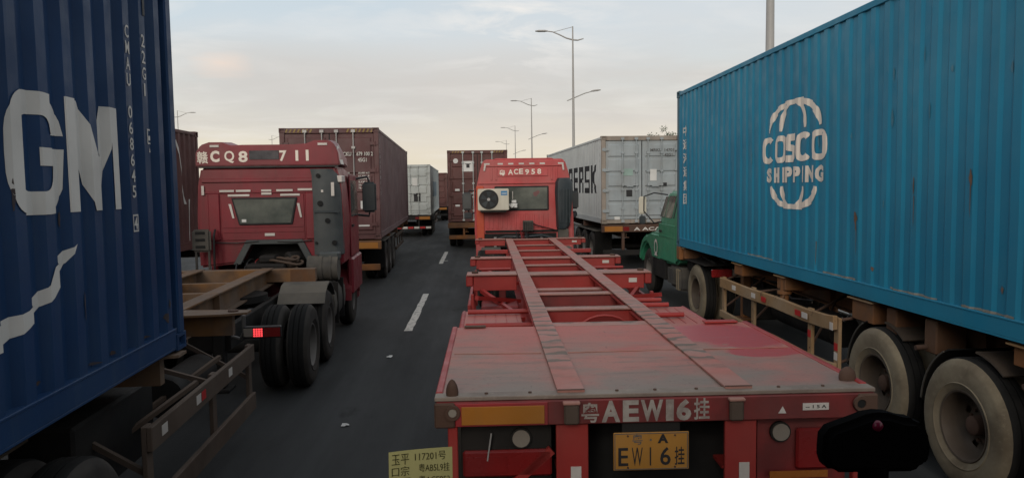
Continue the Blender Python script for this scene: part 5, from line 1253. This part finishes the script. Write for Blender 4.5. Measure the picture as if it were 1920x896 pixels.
for z in (1.25, 0.62): MB().box(-0.92, -0.74, -0.004, 0.004, z, z + 0.08).build('paper_plate', M['sticker'], cH.root)
far_trailer('trailer carrying the dark brown container, below its doors', (0.02, 30.0, 0), 1.0, 12.1, 1.09, M['orange_tr'], (1.7, 3.0, 4.3), boards=())
# ------------------------------------------------------------------ long blue container on the right
LC = 12.19
XC = 3.78 + 1.219
cJ = make_container('long bright blue container with cream globe logo on its side', (XC, 13.83 - LC, 1.30), 0.0, LC, 2.896, M['cosco'], pitch=0.240, depth=0.017, seed=7, doors=False, sides=(-1,), post_paint=mat('weathered_blue_post_paint', (0.035, 0.11, 0.16), 0.6, var=0.4, dust=0.5, dust_col=(0.13, 0.13, 0.12), rust=0.30, rust_scale=3.0), dent=0.014)
YJ = 13.83 - LC
def J_mark(name, polys, mtl=M['cream_mark']):
    # polys in (world y, world z)
    return side_mark(cJ, -1, name, poly_bm([[(-(y - YJ), z - 1.30) for y, z in p] for p in polys]), mtl)
def J_text(ch, ya, yb, z0, z1, bold):
    return side_mark(cJ, -1, 'letter', fit(text_bm(ch, bold), -(ya - YJ), -(yb - YJ), z0 - 1.30, z1 - 1.30), M['cream_mark'])
def ring_pts(ya, yb, z0, z1, k, n=28, e=0.62):
    cy, cz, ry, rz = (ya + yb) / 2, (z0 + z1) / 2, abs(ya - yb) / 2 * k[0], (z1 - z0) / 2 * k[1]
    sg = lambda v: (abs(v) ** e) * (1 if v >= 0 else -1)
    return [(cy - ry * sg(cos(2 * pi * i / n)), cz + rz * sg(sin(2 * pi * i / n))) for i in range(n + 1)]
def ring_letter(ya, yb, z0, z1, gap, nm):
    o_ = ring_pts(ya, yb, z0, z1, (1, 1)); q_ = ring_pts(ya, yb, z0, z1, (0.50, 0.60))
    J_mark(nm, [[o_[i], o_[i + 1], q_[i + 1], q_[i]] for i in range(28) if not (gap and (i < 3 or i > 24))])
for ya, yb, gap in ((9.64, 9.28, 1), (9.27, 8.93, 0), (8.64, 8.27, 1), (8.25, 7.86, 0)):
    ring_letter(ya, yb, 2.71, 3.05, gap, 'letter_c' if gap else 'letter_o')
a, b, z0, z1, t_ = 8.91, 8.66, 2.71, 3.05, 0.085
J_mark('letter_s', [[(a, z1 - 0.04), (a - 0.04, z1), (b, z1), (b, z1 - t_), (a - 0.10, z1 - t_), (a - 0.10, 2.925), (b, 2.90), (b, z0 + 0.04), (b + 0.04, z0), (a, z0), (a, z0 + t_), (b + 0.10, z0 + t_), (b + 0.10, 2.835), (a, 2.86)]])
for ch, ya, yb in (('S', 9.53, 9.33), ('H', 9.29, 9.09), ('I', 9.04, 8.98), ('P', 8.93, 8.75), ('P', 8.71, 8.53), ('I', 8.48, 8.42), ('N', 8.37, 8.17), ('G', 8.13, 7.93)):
    J_text(ch, ya, yb, 2.465, 2.655, 0.06)
gc = (8.74, 2.79)     # globe centre
def band(pts, w):
    L_, R_ = [], []
    for i, p in enumerate(pts):
        a = pts[max(0, i - 1)]; b = pts[min(len(pts) - 1, i + 1)]
        d = Vector((b[0] - a[0], b[1] - a[1])); d.normalize()
        ww = w * (0.45 + 0.55 * sin(pi * (i + 0.5) / len(pts)))
        L_.append((p[0] - d.y * ww / 2, p[1] + d.x * ww / 2)); R_.append((p[0] + d.y * ww / 2, p[1] - d.x * ww / 2))
    return [[L_[i], L_[i + 1], R_[i + 1], R_[i]] for i in range(len(pts) - 1)]
for sgn, z0 in ((1, 3.10), (-1, 2.42)):
    for k in (-0.85, -0.42, 0.42, 0.85):
        pts = []
        for i in range(9):
            f = i / 8; zz = z0 + sgn * f * (0.33 if sgn > 0 else 0.245)
            rad = 0.82 * math.sqrt(max(0, 1 - (f * 0.97) ** 2)) if sgn > 0 else 0.72 * math.sqrt(max(0, 1 - (f * 0.95) ** 2))
            pts.append((gc[0] - k * rad, zz))
        J_mark('globe_meridian', band(pts, 0.10))
    za = z0 + sgn * (0.33 if sgn > 0 else 0.245)
    J_mark('globe_cap', [[(gc[0] - 0.27, za - 0.03), (gc[0] + 0.27, za - 0.03), (gc[0] + 0.25, za + 0.03), (gc[0] - 0.25, za + 0.03)]])
for i, ch in enumerate('\u4e2d\u8fdc\u6d77\u8fd0\u96c6\u56e2'):
    z1 = 3.53 - i * 0.247
    side_mark(cJ, -1, 'letter', fit(text_bm(ch, 0.02), -(13.42 - YJ), -(13.20 - YJ), z1 - 0.19 - 1.30, z1 - 1.30), M['white_mark'])
rs = mat('rust_bloom', (0.17, 0.085, 0.045), 0.85, var=0.5, scale=9, dust=0.4, dust_col=(0.07, 0.12, 0.15))
rng = random.Random(21)
def blot(y, z, w, h):
    n = 13; J_mark('rust_spot', [[(y + w * rng.uniform(0.45, 1.0) * cos(2 * pi * k / n), z + h * rng.uniform(0.45, 1.0) * sin(2 * pi * k / n)) for k in range(n)]], rs)
blot(7.22, 2.10, 0.05, 0.085); blot(5.50, 2.48, 0.022, 0.085); blot(6.25, 2.42, 0.012, 0.12); blot(7.21, 2.02, 0.014, 0.06)
sc_ = mat('pale_scuff_marks', (0.06, 0.20, 0.28), 0.7, var=0.5, scale=12, dust=0.4, dust_col=(0.10, 0.22, 0.28))
for k in range(16):
    y, z = rng.uniform(4.6, 12.8), rng.uniform(1.7, 3.6); w, h = rng.uniform(0.008, 0.03), rng.uniform(0.03, 0.12); n = 9
    J_mark('scuff', [[(y + w * rng.uniform(0.4, 1.0) * cos(2 * pi * q / n), z + h * rng.uniform(0.4, 1.0) * sin(2 * pi * q / n)) for q in range(n)]], sc_)
for (y, z) in ((5.5, 2.36), (7.2, 1.92), (10.86, 2.30), (8.1, 1.72), (6.24, 2.25), (11.9, 1.66), (4.9, 1.8)):
    J_mark('rust_run', [[(y - 0.006, z + 0.08), (y + 0.006, z + 0.08), (y + 0.003, z - 0.14), (y - 0.002, z - 0.20)]], rs)
blot(6.9, 1.62, 0.02, 0.03); blot(9.9, 1.58, 0.025, 0.03); blot(5.15, 1.66, 0.02, 0.04)
lp = mat('peeled_paint_edge', (0.24, 0.23, 0.20), 0.8, var=0.4, scale=7)
for (ya, yb) in ((5.9, 6.6), (5.0, 5.6), (7.2, 7.9), (9.3, 10.2)):
    n = 9; up = [(ya + (yb - ya) * i / n, 1.478 + rng.uniform(0.002, 0.014)) for i in range(n + 1)]; J_mark('peeled_edge', [up + [(yb, 1.468), (ya, 1.468)]], lp)

TC = thing('container_trailer', 'weathered orange skeletal trailer under the long blue container, cream-walled wheels', 'trailer', (XC, 0, 0), 0)
ZT = 1.285
for s in (-1, 1):
    bm_ = MB().ibeam(s * 0.50, 1.5, 13.75, ZT, 0.50, h1=0.30).build('main_beam', M['orange_tr'], TC)
    for y in (3.4, 4.85, 6.15, 7.6, 9.0, 10.4, 11.8): MB().box(*(sorted((s * 0.51, s * 0.585))), y, y + 0.02, 0.82, 1.262).build('web_stiffener', M['orange_tr'], bm_)
    for (y, h, w) in ((13.48, 0.20, 0.2), (10.5, 0.17, 0.34), (9.0, 0.17, 0.26), (6.95, 0.22, 0.40), (4.72, 0.16, 0.34), (1.7, 0.2, 0.2)):
        xa, xb = sorted((s * 0.59, s * 1.16))
        bo = MB().box(xa, xb, y, y + w, ZT - h, ZT - 0.012).build('outrigger', M['orange_tr'], TC, bevel=0.006)
        MB().box(*(sorted((s * 0.59, s * 1.20))), y - 0.03, y + w + 0.03, ZT - 0.011, ZT + 0.002).build('outrigger_cap', M['guard_o'], bo)
        if y in (4.72, 9.0):
            q = MB(); q.cyl((s * 1.12, y + 0.12, 0.98), (s * 1.12, y + 0.12, ZT - 0.012), 0.055, 12); q.cyl((s * 1.12, y + 0.12, 1.06), (s * 1.12, y + 0.12, 1.10), 0.09, 12); q.bar((s * 1.12, y + 0.12, 1.05), (s * 1.24, y - 0.1, 1.02), 0.025, 0.03)
            q.build('twist_lock', M['orange_tr'], bo, smooth=40)
    for y in (5.75, 6.35): MB().box(*(sorted((s * 0.86, s * 1.13))), y + 0.25, y + 0.42, 0.98, ZT - 0.02).build('spring_hanger', M['orange_tr'], TC, bevel=0.01)
for y in (1.52, 3.0, 4.4, 5.9, 7.3, 8.7, 10.1, 11.5, 12.8, 13.6): MB().box(-0.49, 0.49, y, y + 0.1, 1.0, 1.2).build('cross_member', M['orange_tr'], TC, bevel=0.005)
MB().box(-1.2, 1.2, 13.64, 13.80, 1.05, 1.272).build('front_bolster', M['orange_tr'], TC, bevel=0.008)
MB().box(-1.228, -1.14, 13.62, 13.82, 1.055, 1.30).build('front_corner_block', M['orange_tr'], TC, bevel=0.01)
# near (left) side guard, bent and scuffed
sg = sub('side_guard', TC); xg = 3.70 - XC
yy = [7.42, 7.62, 8.2, 9.0, 9.9, 11.02]
zz = [1.075, 1.055, 1.035, 1.05, 1.04, 1.045]
dx = [0.0, 0.0, 0.015, 0.005, -0.01, 0.0]
def railpts(k): return [[(xg - 0.025 + d, y, z - 0.15 * k[0] - k[1]), (xg + 0.025 + d, y, z - 0.15 * k[0] - k[1]), (xg + 0.025 + d, y, z - k[1] + 0.0), (xg - 0.025 + d, y, z - k[1])] for y, z, d in zip(yy, zz, dx)]
MB().loft(railpts((1.0, 0.0))).build('guard_rail', M['guard_o'], sg, bevel=0.006)
MB().loft(railpts((0.7, 0.50))).build('guard_rail', M['guard_o'], sg, bevel=0.006)
for y in (7.40, 8.02, 9.75, 10.95):
    MB().box(xg + 0.026, xg + 0.062, y, y + 0.10, 0.44, 1.05).build('guard_post', M['guard_o'], sg, bevel=0.004)
for y, z, mt in ((7.42, 0.60, 'refl_w'), (7.42, 0.70, 'refl_r'), (7.42, 0.80, 'refl_w'), (8.04, 0.72, 'refl_r')):
    MB().box(xg - 0.029, xg - 0.0255, y, y + 0.07, z + 0.12, z + 0.20).build('reflective_strip', M[mt], sg) if z > 0.75 else MB().box(xg + 0.022, xg + 0.0255, y, y + 0.07, z, z + 0.08).build('reflective_strip', M[mt], sg)
for y, mt in ((8.0, 'refl_w'), (8.18, 'refl_r'), (9.2, 'refl_r'), (9.55, 'refl_w'), (10.3, 'refl_w')):
    MB().box(xg - 0.038, xg - 0.034, y, y + 0.14, 0.935, 1.0).build('reflective_strip', M[mt], sg)
for (a, b) in (((xg + 0.03, 7.45, 1.02), (-0.55, 7.2, 1.16)), ((xg + 0.03, 7.45, 0.56), (-0.55, 6.95, 1.02)), ((xg + 0.03, 8.05, 0.98), (-0.55, 8.6, 1.12)), ((xg + 0.03, 8.05, 0.60), (-0.55, 8.9, 1.0)),
               ((xg + 0.03, 9.8, 0.98), (-0.55, 9.3, 1.15)), ((xg + 0.03, 9.8, 0.58), (-0.55, 10.3, 1.02)), ((xg + 0.03, 10.98, 1.0), (-0.55, 11.5, 1.12)), ((xg + 0.03, 10.98, 0.58), (-0.55, 11.2, 1.0))):
    MB().tube([a, b], 0.016, 8).build('guard_stay', M['rust'], sg, smooth=50)
for z in (0.48, 0.88): MB().box(1.2, 1.24, 7.4, 11.0, z, z + 0.11).build('far_guard_rail', M['guard_o'], sg)
for y in (5.50, 6.78, 4.22): axle(TC, y, 1.245, 'cream', r=0.535)
def guard_arc(yc, a0, a1, x0, x1, r0, r1, mtl, nm='mudguard'):
    arc = [(yc + r1 * cos(pi * (a0 + (a1 - a0) * k / 8)), 0.535 + r1 * sin(pi * (a0 + (a1 - a0) * k / 8))) for k in range(9)]
    arc2 = [(yc + r0 * cos(pi * (a0 + (a1 - a0) * k / 8)), 0.535 + r0 * sin(pi * (a0 + (a1 - a0) * k / 8))) for k in range(8, -1, -1)]
    return MB().prism(arc + arc2, 'x', x0, x1).build(nm, mtl, TC)
for yc in (5.50, 6.78):
    guard_arc(yc, 0.02, 0.36, -1.18, -0.62, 0.60, 0.612, M['rubber'])
    guard_arc(yc, 0.03, 0.33, -1.192, -1.181, 0.600, 0.612, M['dusty'], 'mudguard_edge')
    guard_arc(yc, 0.52, 0.70, -1.16, -0.66, 0.585, 0.60, M['rim_brown'])
for y in (6.13, 4.86): MB().cyl((-1.23, y, 1.02), (-0.86, y, 1.04), 0.022, 10).build('mudguard_bracket', M['rust'], TC, smooth=50)
m = MB(); m.cyl((-0.75, 8.3, 0.72), (-0.75, 10.0, 0.72), 0.19, 20); m.build('air_tank', M['chassis'], TC, smooth=40)
m = MB(); m.box(-1.05, -0.60, 10.3, 10.8, 0.5, 0.9); m.build('tool_box', M['chassis'], TC, bevel=0.02)
for s in (-1, 1):
    m = MB(); m.box(*(sorted((s * 0.66, s * 0.78))), 11.5, 11.63, 0.32, 1.1); m.box(*(sorted((s * 0.6, s * 0.84))), 11.42, 11.7, 0.28, 0.32); m.build('landing_leg', M['orange_tr'], TC, bevel=0.008)
MB().tube([(-1.0, 8.6, 1.05), (-0.9, 9.4, 0.95), (-0.7, 10.2, 1.05), (-0.6, 11.0, 0.98)], 0.014, 6).build('air_hose', M['black'], TC, smooth=60)
MB().tube([(-0.95, 7.4, 1.08), (-0.9, 7.9, 1.0), (-0.85, 8.1, 0.88), (-0.7, 8.5, 0.9)], 0.012, 6).build('air_hose', M['rodsteel'], TC, smooth=60)

# ------------------------------------------------------------------ green long-nose tractor
XG = 3.82 + 1.15
TG = thing('tractor_unit', 'green long-nosed tractor with round fenders in front of the blue container', 'truck', (XG, 0, 0), 0.0)
hw = 1.12
# cab body: lofted along y with sections (half width, bottom z, top z)
def sec(y, w, zb, zt, sh, tw):
    return [(-w, y, zb), (w, y, zb), (w, y, sh), (tw, y, zt), (-tw, y, zt), (-w, y, sh)]
gb = MB()
gb.loft([sec(13.95, 1.13, 0.98, 2.28, 1.72, 0.98), sec(14.15, 1.13, 0.90, 2.33, 1.72, 1.0), sec(15.0, 1.13, 0.86, 2.34, 1.72, 1.0), sec(15.26, 1.12, 0.86, 2.27, 1.70, 0.97), sec(15.50, 1.09, 0.86, 1.74, 1.66, 0.95), sec(15.6, 1.0, 0.86, 1.68, 1.55, 0.80), sec(17.1, 0.82, 0.80, 1.58, 1.42, 0.62), sec(17.3, 0.74, 0.80, 1.45, 1.30, 0.55)])
gco = gb.build('cab', M['green'], TG, bevel=0.05, seg=3, smooth=40)
for s in (-1, 1):
    # front fender
    m = MB(); yc, zc = 16.62, 0.56
    arc = [(yc + 0.74 * cos(a), zc + 0.74 * sin(a)) for a in [pi * k / 12 for k in range(1, 13)]]
    arc2 = [(yc + 0.60 * cos(a), zc + 0.60 * sin(a)) for a in [pi * k / 12 for k in range(12, 0, -1)]]
    m.prism([(15.35, 0.85), (15.35, 1.44), (16.2, 1.43)] + [(yc + 0.80 * cos(a), zc + 0.80 * sin(a)) for a in [radians(d) for d in (95, 75, 55, 35, 15)]] + [(yc + 0.62 * cos(a), zc + 0.60 * sin(a)) for a in [radians(d) for d in (10, 30, 50, 70, 90, 110, 130, 150)]], 'x', *(sorted((s * 0.60, s * 1.135))))
    m.build('front_fender', M['green'], TG, bevel=0.05, seg=3, smooth=40)
    x = s * 1.132
    d = MB().prism([(14.12, 0.93), (15.36, 0.93), (15.42, 1.66), (14.12, 1.66)], 'x', x, x + s * 0.012).build('door', M['green'], TG, bevel=0.005)
    MB().box(*(sorted((x + s * 0.0125, x + s * 0.02))), 14.14, 15.38, 1.40, 1.425).build('door_crease', M['green'], d)
    MB().box(*(sorted((x + s * 0.0125, x + s * 0.04))), 15.16, 15.30, 1.49, 1.53).build('door_handle', M['black'], d)
    # company disc drawn as open ring
    if s < 0:
        rg = MB(); n = 20; cc = (15.62, 1.14)
        q = lambda r: [(x - 0.026, cc[0] + r * cos(2 * pi * k / n), cc[1] + 1.15 * r * sin(2 * pi * k / n)) for k in range(n)]
        rg.add(q(0.15) + q(0.10), [(k, (k + 1) % n, n + (k + 1) % n, n + k) for k in range(n)]); rg.build('ring_emblem', M['refl_w'], TG)
        rg = MB(); rg.box(x - 0.028, x - 0.025, 15.50, 15.74, 0.955, 0.985); rg.build('emblem_bar', M['refl_w'], TG)
    # side glass
    def sidepane(pts, nm, mt, lift):
        mm = MB(); vs = []
        for y, z in pts:
            f = (z - 1.72) / (2.34 - 1.72); xx = 1.13 + (1.0 - 1.13) * f
            vs.append((s * (xx + lift), y, z))
        mm.add(vs + [(v[0] - s * 0.03, v[1], v[2]) for v in vs], [tuple(range(len(vs))), tuple(range(2 * len(vs) - 1, len(vs) - 1, -1))] + [(i, (i + 1) % len(vs), (i + 1) % len(vs) + len(vs), i + len(vs)) for i in range(len(vs))])
        return mm.build(nm, mt, TG)
    sidepane([(14.45, 1.80), (14.95, 1.80), (14.95, 2.24), (14.45, 2.24)], 'side_window', M['glass'], 0.010)
    sidepane([(15.02, 1.80), (15.38, 1.80), (15.22, 2.22), (15.02, 2.22)], 'quarter_window', M['glass'], 0.010)
    sidepane([(14.30, 1.80), (14.36, 1.80), (14.36, 2.24), (14.30, 2.24)], 'window_pillar', M['gasket'], 0.008)
    wheel(TG, s * 1.08, 16.66, s, 'grey', 0.52, dual=False)
    MB().box(*(sorted((s * 0.70, s * 1.12))), 15.0, 16.05, 0.50, 0.90).build('step_box', M['chassis'], TG, bevel=0.02)
    a = MB(); a.tube([(s * 1.05, 15.05, 2.26), (s * 1.22, 15.5, 2.30), (s * 1.36, 15.85, 2.22), (s * 1.36, 15.86, 1.9), (s * 1.22, 15.5, 1.66), (s * 1.10, 15.3, 1.70)], 0.014, 8)
    ar = a.build('mirror_arm', M['black'], TG, smooth=60)
    MB().box(*(sorted((s * 1.30, s * 1.46))), 15.88, 15.94, 1.84, 2.22).build('mirror', M['ac_white'], ar, bevel=0.02, seg=2)
    MB().box(*(sorted((s * 1.31, s * 1.45))), 15.88, 15.94, 1.62, 1.80).build('mirror', M['duct'], ar, bevel=0.02, seg=2)
    MB().box(*(sorted((s * 0.40, s * 0.47))), 11.4, 16.9, 0.72, 0.96).build('frame_rail', M['chassis'], TG, bevel=0.006)
    # fuel tank and battery box, dusty
    MB().box(*(sorted((s * 0.58, s * 1.12))), 14.25, 14.85, 0.42, 0.88).build('fuel_tank', M['dusty'], TG, bevel=0.08, seg=3, smooth=40)
    MB().box(*(sorted((s * 0.62, s * 1.14))), 13.80, 14.12, 0.42, 0.86).build('battery_box', M['dusty'], TG, bevel=0.05, seg=2, smooth=40)
    for y in (13.86, 13.98): MB().box(*(sorted((s * 1.10, s * 1.155))), y, y + 0.05, 0.44, 0.84).build('box_strap', M['sidewall_cream'], TG, bevel=0.008)
    tl = MB().box(*(sorted((s * 0.80, s * 1.14))), 11.86, 11.92, 0.93, 1.06).build('tail_lamp', M['lamp_red'], TG, bevel=0.01)
    MB().box(*(sorted((s * 0.66, s * 0.79))), 11.86, 11.91, 0.93, 1.06).build('reversing_lamp', M['lamp_lens'], TG)
MB().add([(-0.93, 15.285, 2.20), (0.93, 15.285, 2.20), (1.0, 15.505, 1.765), (-1.0, 15.505, 1.765)], [(0, 1, 2, 3)]).build('windscreen', M['glass'], TG)
axle(TG, 12.85, 1.13, 'cream', r=0.53)
MB().box(-0.46, 0.46, 11.4, 11.5, 0.72, 0.96).build('rear_cross_member', M['chassis'], TG)
rng = random.Random(77)
for k in range(7):
    x, y = rng.uniform(-1.0, -0.3), rng.uniform(11.9, 13.4)
    MB().tube([(x, y, 0.98), (x + rng.uniform(-0.2, 0.2), y + 0.2, 1.05 + rng.uniform(0, 0.1)), (x + rng.uniform(-0.2, 0.2), y + 0.5, 1.0), (x + rng.uniform(-0.1, 0.1), y + 0.7, 0.95)], rng.uniform(0.012, 0.03), 7).build('hose', M['chassis'], TG, smooth=60)
MB().box(-1.02, -0.62, 13.35, 13.72, 0.86, 1.06).build('valve_box', M['chassis'], TG, bevel=0.02)
MB().box(-1.14, -0.55, 12.25, 13.45, 1.075, 1.09).build('mudguard', M['chassis'], TG)
m = MB(); m.cyl((0, 12.7, 0.96), (0, 12.7, 1.04), 0.42, 24); m.box(-0.3, 0.3, 13.2, 13.6, 0.96, 1.08); m.build('fifth_wheel', M['chassis'], TG, smooth=30)
for x in (-0.8, -0.6): MB().tube([(x, 12.2, 0.98), (x - 0.1, 12.6, 1.12), (x, 13.1, 1.08), (x + 0.1, 13.6, 1.0)], 0.025, 8).build('air_hose', M['chassis'], TG, smooth=60)
MB().box(-0.95, 0.95, 17.32, 17.45, 0.45, 0.72).build('front_bumper', M['dusty'], TG, bevel=0.03)
m = MB(); m.cyl((-0.55, 14.3, 2.32), (-0.55, 14.3, 2.42), 0.015, 6); m.box(-0.75, -0.35, 14.28, 14.32, 2.40, 2.42); m.build('roof_aerial', M['rodsteel'], TG)

# ------------------------------------------------------------------ pale grey container ahead of the green tractor
YAW_I = 2.2
ai = radians(YAW_I)
cI = make_container('pale grey container with black letters on its side and grey doors', (3.68 + 1.219 * cos(ai), 21.7 + 1.219 * sin(ai), 1.34), YAW_I, 12.19, 2.591, M['maersk'], door_paint=M['maersk_d'], post_paint=mat('rust_streaked_post_paint', (0.30, 0.26, 0.22), 0.65, var=0.4, streak=0.6, streak_col=(0.16, 0.08, 0.05), rust=0.35, rust_scale=3.5), pitch=0.27, depth=0.02, seed=8, sides=(-1,), rod=M['maersk_d'])
# block letters, six of them running towards the doors
def I_rects(name, rects):
    side_mark(cI, -1, name, poly_bm([[(-a, z0), (-b, z0), (-b, z1), (-a, z1)] for a, b, z0, z1 in rects]), M['black_mark'])
z0, z1 = 0.90, 1.78; zm = 1.34; th = 0.17; t_ = 0.20
def blk(ya): return ya, ya - 0.86
a, b = 7.45, 6.35
I_rects('letter_m', [(a, a - t_, z0, z1), (b + t_, b, z0, z1), (a - t_, b + t_, z1 - th, z1), (6.98, 6.82, z0, z1 - th)])
a, b = blk(6.1); I_rects('letter_a', [(a, a - t_, z0, z1), (b + t_, b, z0, z1), (a - t_, b + t_, z1 - th, z1), (a - t_, b + t_, zm - 0.12, zm + 0.05)])
a, b = blk(5.0); I_rects('letter_e', [(a, a - t_, z0, z1), (a - t_, b, z1 - th, z1), (a - t_, b, zm - th / 2, zm + th / 2), (a - t_, b, z0, z0 + th)])
a, b = blk(3.9); I_rects('letter_r', [(a, a - t_, z0, z1), (a - t_, b, z1 - th, z1), (b + t_, b, zm, z1 - th), (a - t_, b + t_, zm - 0.1, zm + 0.05), (b + t_, b, z0, zm - 0.1)])
a, b = blk(2.8); I_rects('letter_s', [(a, b, z1 - th, z1), (a, a - t_, zm, z1 - th), (a, b, zm - 0.1, zm), (b + t_, b, z0 + th, zm - 0.1), (a, b, z0, z0 + th)])
a, b = 1.72, 0.80
side_mark(cI, -1, 'letter_k', poly_bm([[(-a, z0), (-a + t_, z0), (-a + t_, z1), (-a, z1)], [(-a + t_, zm - 0.12), (-a + t_ + 0.22, zm - 0.02), (-b - 0.02, z1), (-b - 0.25, z1), (-a + t_, zm + 0.12)], [(-a + t_ + 0.12, zm - 0.07), (-b - 0.25, z0), (-b, z0), (-a + t_ + 0.26, zm + 0.04)]]), M['black_mark'])
for i in range(2): side_mark(cI, -1, 'marking', fit(text_bm('U6'[i], 0.02), -0.46, -0.38, 2.0 - i * 0.17, 2.11 - i * 0.17), M['grey_mark'])
rear_text(cI, 'MRKU', 0.25, 0.60, 2.12, 2.21, M['grey_mark'], 0.02, y=-0.002)
rear_text(cI, '147015', 0.68, 1.05, 2.12, 2.21, M['grey_mark'], 0.02, y=-0.002)
rear_text(cI, '42G1', 0.68, 0.92, 1.98, 2.07, M['grey_mark'], 0.02, y=-0.002)
for (x0, x1, za, zb, mt) in ((0.24, 0.44, 1.26, 1.60, 'sticker'), (-0.84, -0.68, 0.12, 0.21, 'sticker'), (-0.48, -0.30, 0.80, 1.0, 'black_mark'), (0.60, 0.75, 1.10, 1.20, 'black_mark')):
    MB().box(x0, x1, -0.006, 0.003, za, zb).build('paper_plate', M[mt], cI.root)
MB().box(-0.58, -0.28, -0.005, 0.003, 1.42, 1.62).build('pale_green_sticker', mat('pale_green_sticker', (0.30, 0.42, 0.38), 0.5, var=0.4), cI.root)
tI = far_trailer('rusty trailer with orange reflector under the pale grey container', (3.68 + 1.219 * cos(ai), 21.7 + 1.219 * sin(ai), 0), YAW_I, 12.1, 1.33, M['rust'], (1.7, 3.0, 4.3), boards=(-1,), bar_mat=M['chassis'])
plane_text(tI, 'A ACA 5', -0.28, 0.72, 1.13, 1.23, -0.104, M['white_mark'], 0.02)
# ------------------------------------------------------------------ on the dash of the truck the viewer sits in
OT = thing('tractor_unit', 'unseen truck the view is taken from, its black dashboard just below the view', 'truck', (0.55, 0, 0), 0)
CW = 1.25
MB().prism([(0.30, 2.04), (0.30, 1.55), (0.82, 1.55), (0.82, 2.085), (0.80, 2.104), (0.62, 2.104), (0.42, 2.090)], 'x', -CW + 0.06, CW - 0.06).build('dashboard', M['camblack'], OT, bevel=0.012, seg=2, smooth=40)
MB().prism([(0.83, 0.55), (0.98, 0.60), (1.0, 1.3), (0.90, 2.05), (0.83, 2.07)], 'x', -CW, CW).build('front_panel', M['red711'], OT, bevel=0.02, seg=2, smooth=40)  # unseen cab body from here on, added to block light on the scene ahead
MB().box(-CW, CW, 0.80, 1.08, 0.32, 0.56).build('front_bumper', M['dusty'], OT, bevel=0.04, seg=2)
for s in (-1, 1):
    MB().box(*(sorted((s * (CW - 0.06), s * CW))), -1.15, 0.825, 0.95, 1.98).build('door', M['red711'], OT, bevel=0.015)
    MB().cyl((s * (CW - 0.9), 1.005, 0.80), (s * (CW - 0.9), 1.02, 0.80), 0.08, 18).build('headlamp', M['lamp_lens'], OT)
    wheel(OT, s * (CW - 0.06), 0.05, s, 'grey', 0.52, dual=False)
MB().box(-CW + 0.07, CW - 0.07, -1.15, 0.80, 0.95, 1.05).build('cab_floor', M['camblack'], OT)
MB().box(-CW, CW, -1.25, -1.16, 0.95, 3.20).build('unseen_cab_back_wall', M['red711'], OT, bevel=0.02)  # out of view, added to block light from behind
MB().box(-CW, CW, -1.25, 0.20, 3.205, 3.27).build('unseen_cab_roof', M['red711'], OT, bevel=0.02)  # out of view, added to keep the dash and its camera dark
nt = thing('sticky_note', 'yellow handwritten sticky note standing at the bottom edge of the view', 'note', (-0.064, 0.75, 2.104), 0)
nn = 8; m = MB(); vs = []
for j in range(nn + 1):
    for i in range(nn + 1):
        x = -0.033 + 0.066 * i / nn; z = 0.0735 * j / nn
        vs.append((x + 0.0, 0.004 * (j / nn) ** 2 + 0.002 * sin(3 * i / nn), z + (x + 0.033) * 0.06 * (j / nn)))
k = (nn + 1) ** 2
fs = [(j * (nn + 1) + i, j * (nn + 1) + i + 1, (j + 1) * (nn + 1) + i + 1, (j + 1) * (nn + 1) + i) for j in range(nn) for i in range(nn)]
m.add(vs, fs); m.add([(x, y + 0.0004, z) for x, y, z in vs], [tuple(reversed(f)) for f in fs]); m.build('paper', M['note'], nt, fix=False, smooth=60)
def note_line(text, xa, xb, z0, z1):
    def fn(t, v):
        j = v / 0.0735; i = (t + 0.033) / 0.066
        return (t, 0.004 * j * j + 0.002 * sin(3 * i) - 0.0006, v + (t + 0.033) * 0.06 * j)
    decal('handwriting', fit(text_bm(text, 0.0), xa, xb, z0, z1), fn, M['ink'], nt)
note_line('\u7389\u5e73', -0.030, -0.012, 0.0595, 0.0705); note_line('117201\u53f7', -0.006, 0.026, 0.062, 0.0705)
note_line('\u53e3\u5b97', -0.030, -0.012, 0.048, 0.058); note_line('\u7ca4AB5L9\u6302', -0.002, 0.030, 0.0505, 0.059)
note_line('\u7ca4ACE953', -0.002, 0.030, 0.039, 0.047); note_line('\u4e09\u53f7', -0.028, -0.010, 0.036, 0.046)
dc = thing('dash_camera', 'black rounded dash camera blocking the lower right of the view', 'dash camera', (0.39, 0.70, 2.104), 0)
px_out = [(1531, 838), (1533, 812), (1545, 797), (1565, 790), (1590, 782), (1618, 772), (1640, 769), (1662, 771), (1690, 780), (1718, 783), (1732, 797), (1742, 818), (1746, 842), (1743, 864), (1732, 880), (1708, 888), (1650, 887), (1590, 886), (1552, 885), (1537, 872), (1531, 855)]
out = [((x - 1640) * 0.7 / 1380, 0.1205 - (y - 769) * 0.7 / 1380) for x, y in px_out]
m = MB(); m.prism(out, 'y', -0.012, 0.012); m.build('housing', M['camblack'], dc, bevel=0.006, seg=3, smooth=50)
m = MB(); m.tube([(0, 0, 0.0), (0, 0, 0.066)], 0.014, 12); m.build('stalk', M['camblack'], dc, smooth=50)
m = MB(); m.tube([(0, 0, -0.001), (0, 0, 0.006), (0, 0, 0.012)], [0.036, 0.034, 0.016], 20); m.build('suction_foot', M['camblack'], dc, smooth=50)
m = MB(); m.lathe([(0.0, 0.0055), (0.002, 0.005), (0.0035, 0.003), (0.004, 0.0002)], (0, 0, 0), 14); ln = m.build('indicator', M['led'], dc, smooth=60)
ln.rotation_euler = (0, 0, radians(-90)); ln.location = (-0.003, -0.0115, 0.109)
m = MB(); m.cyl((0, 0.011, 0.088), (0, 0.024, 0.088), 0.017, 20); m.build('lens', M['black'], dc, smooth=50)
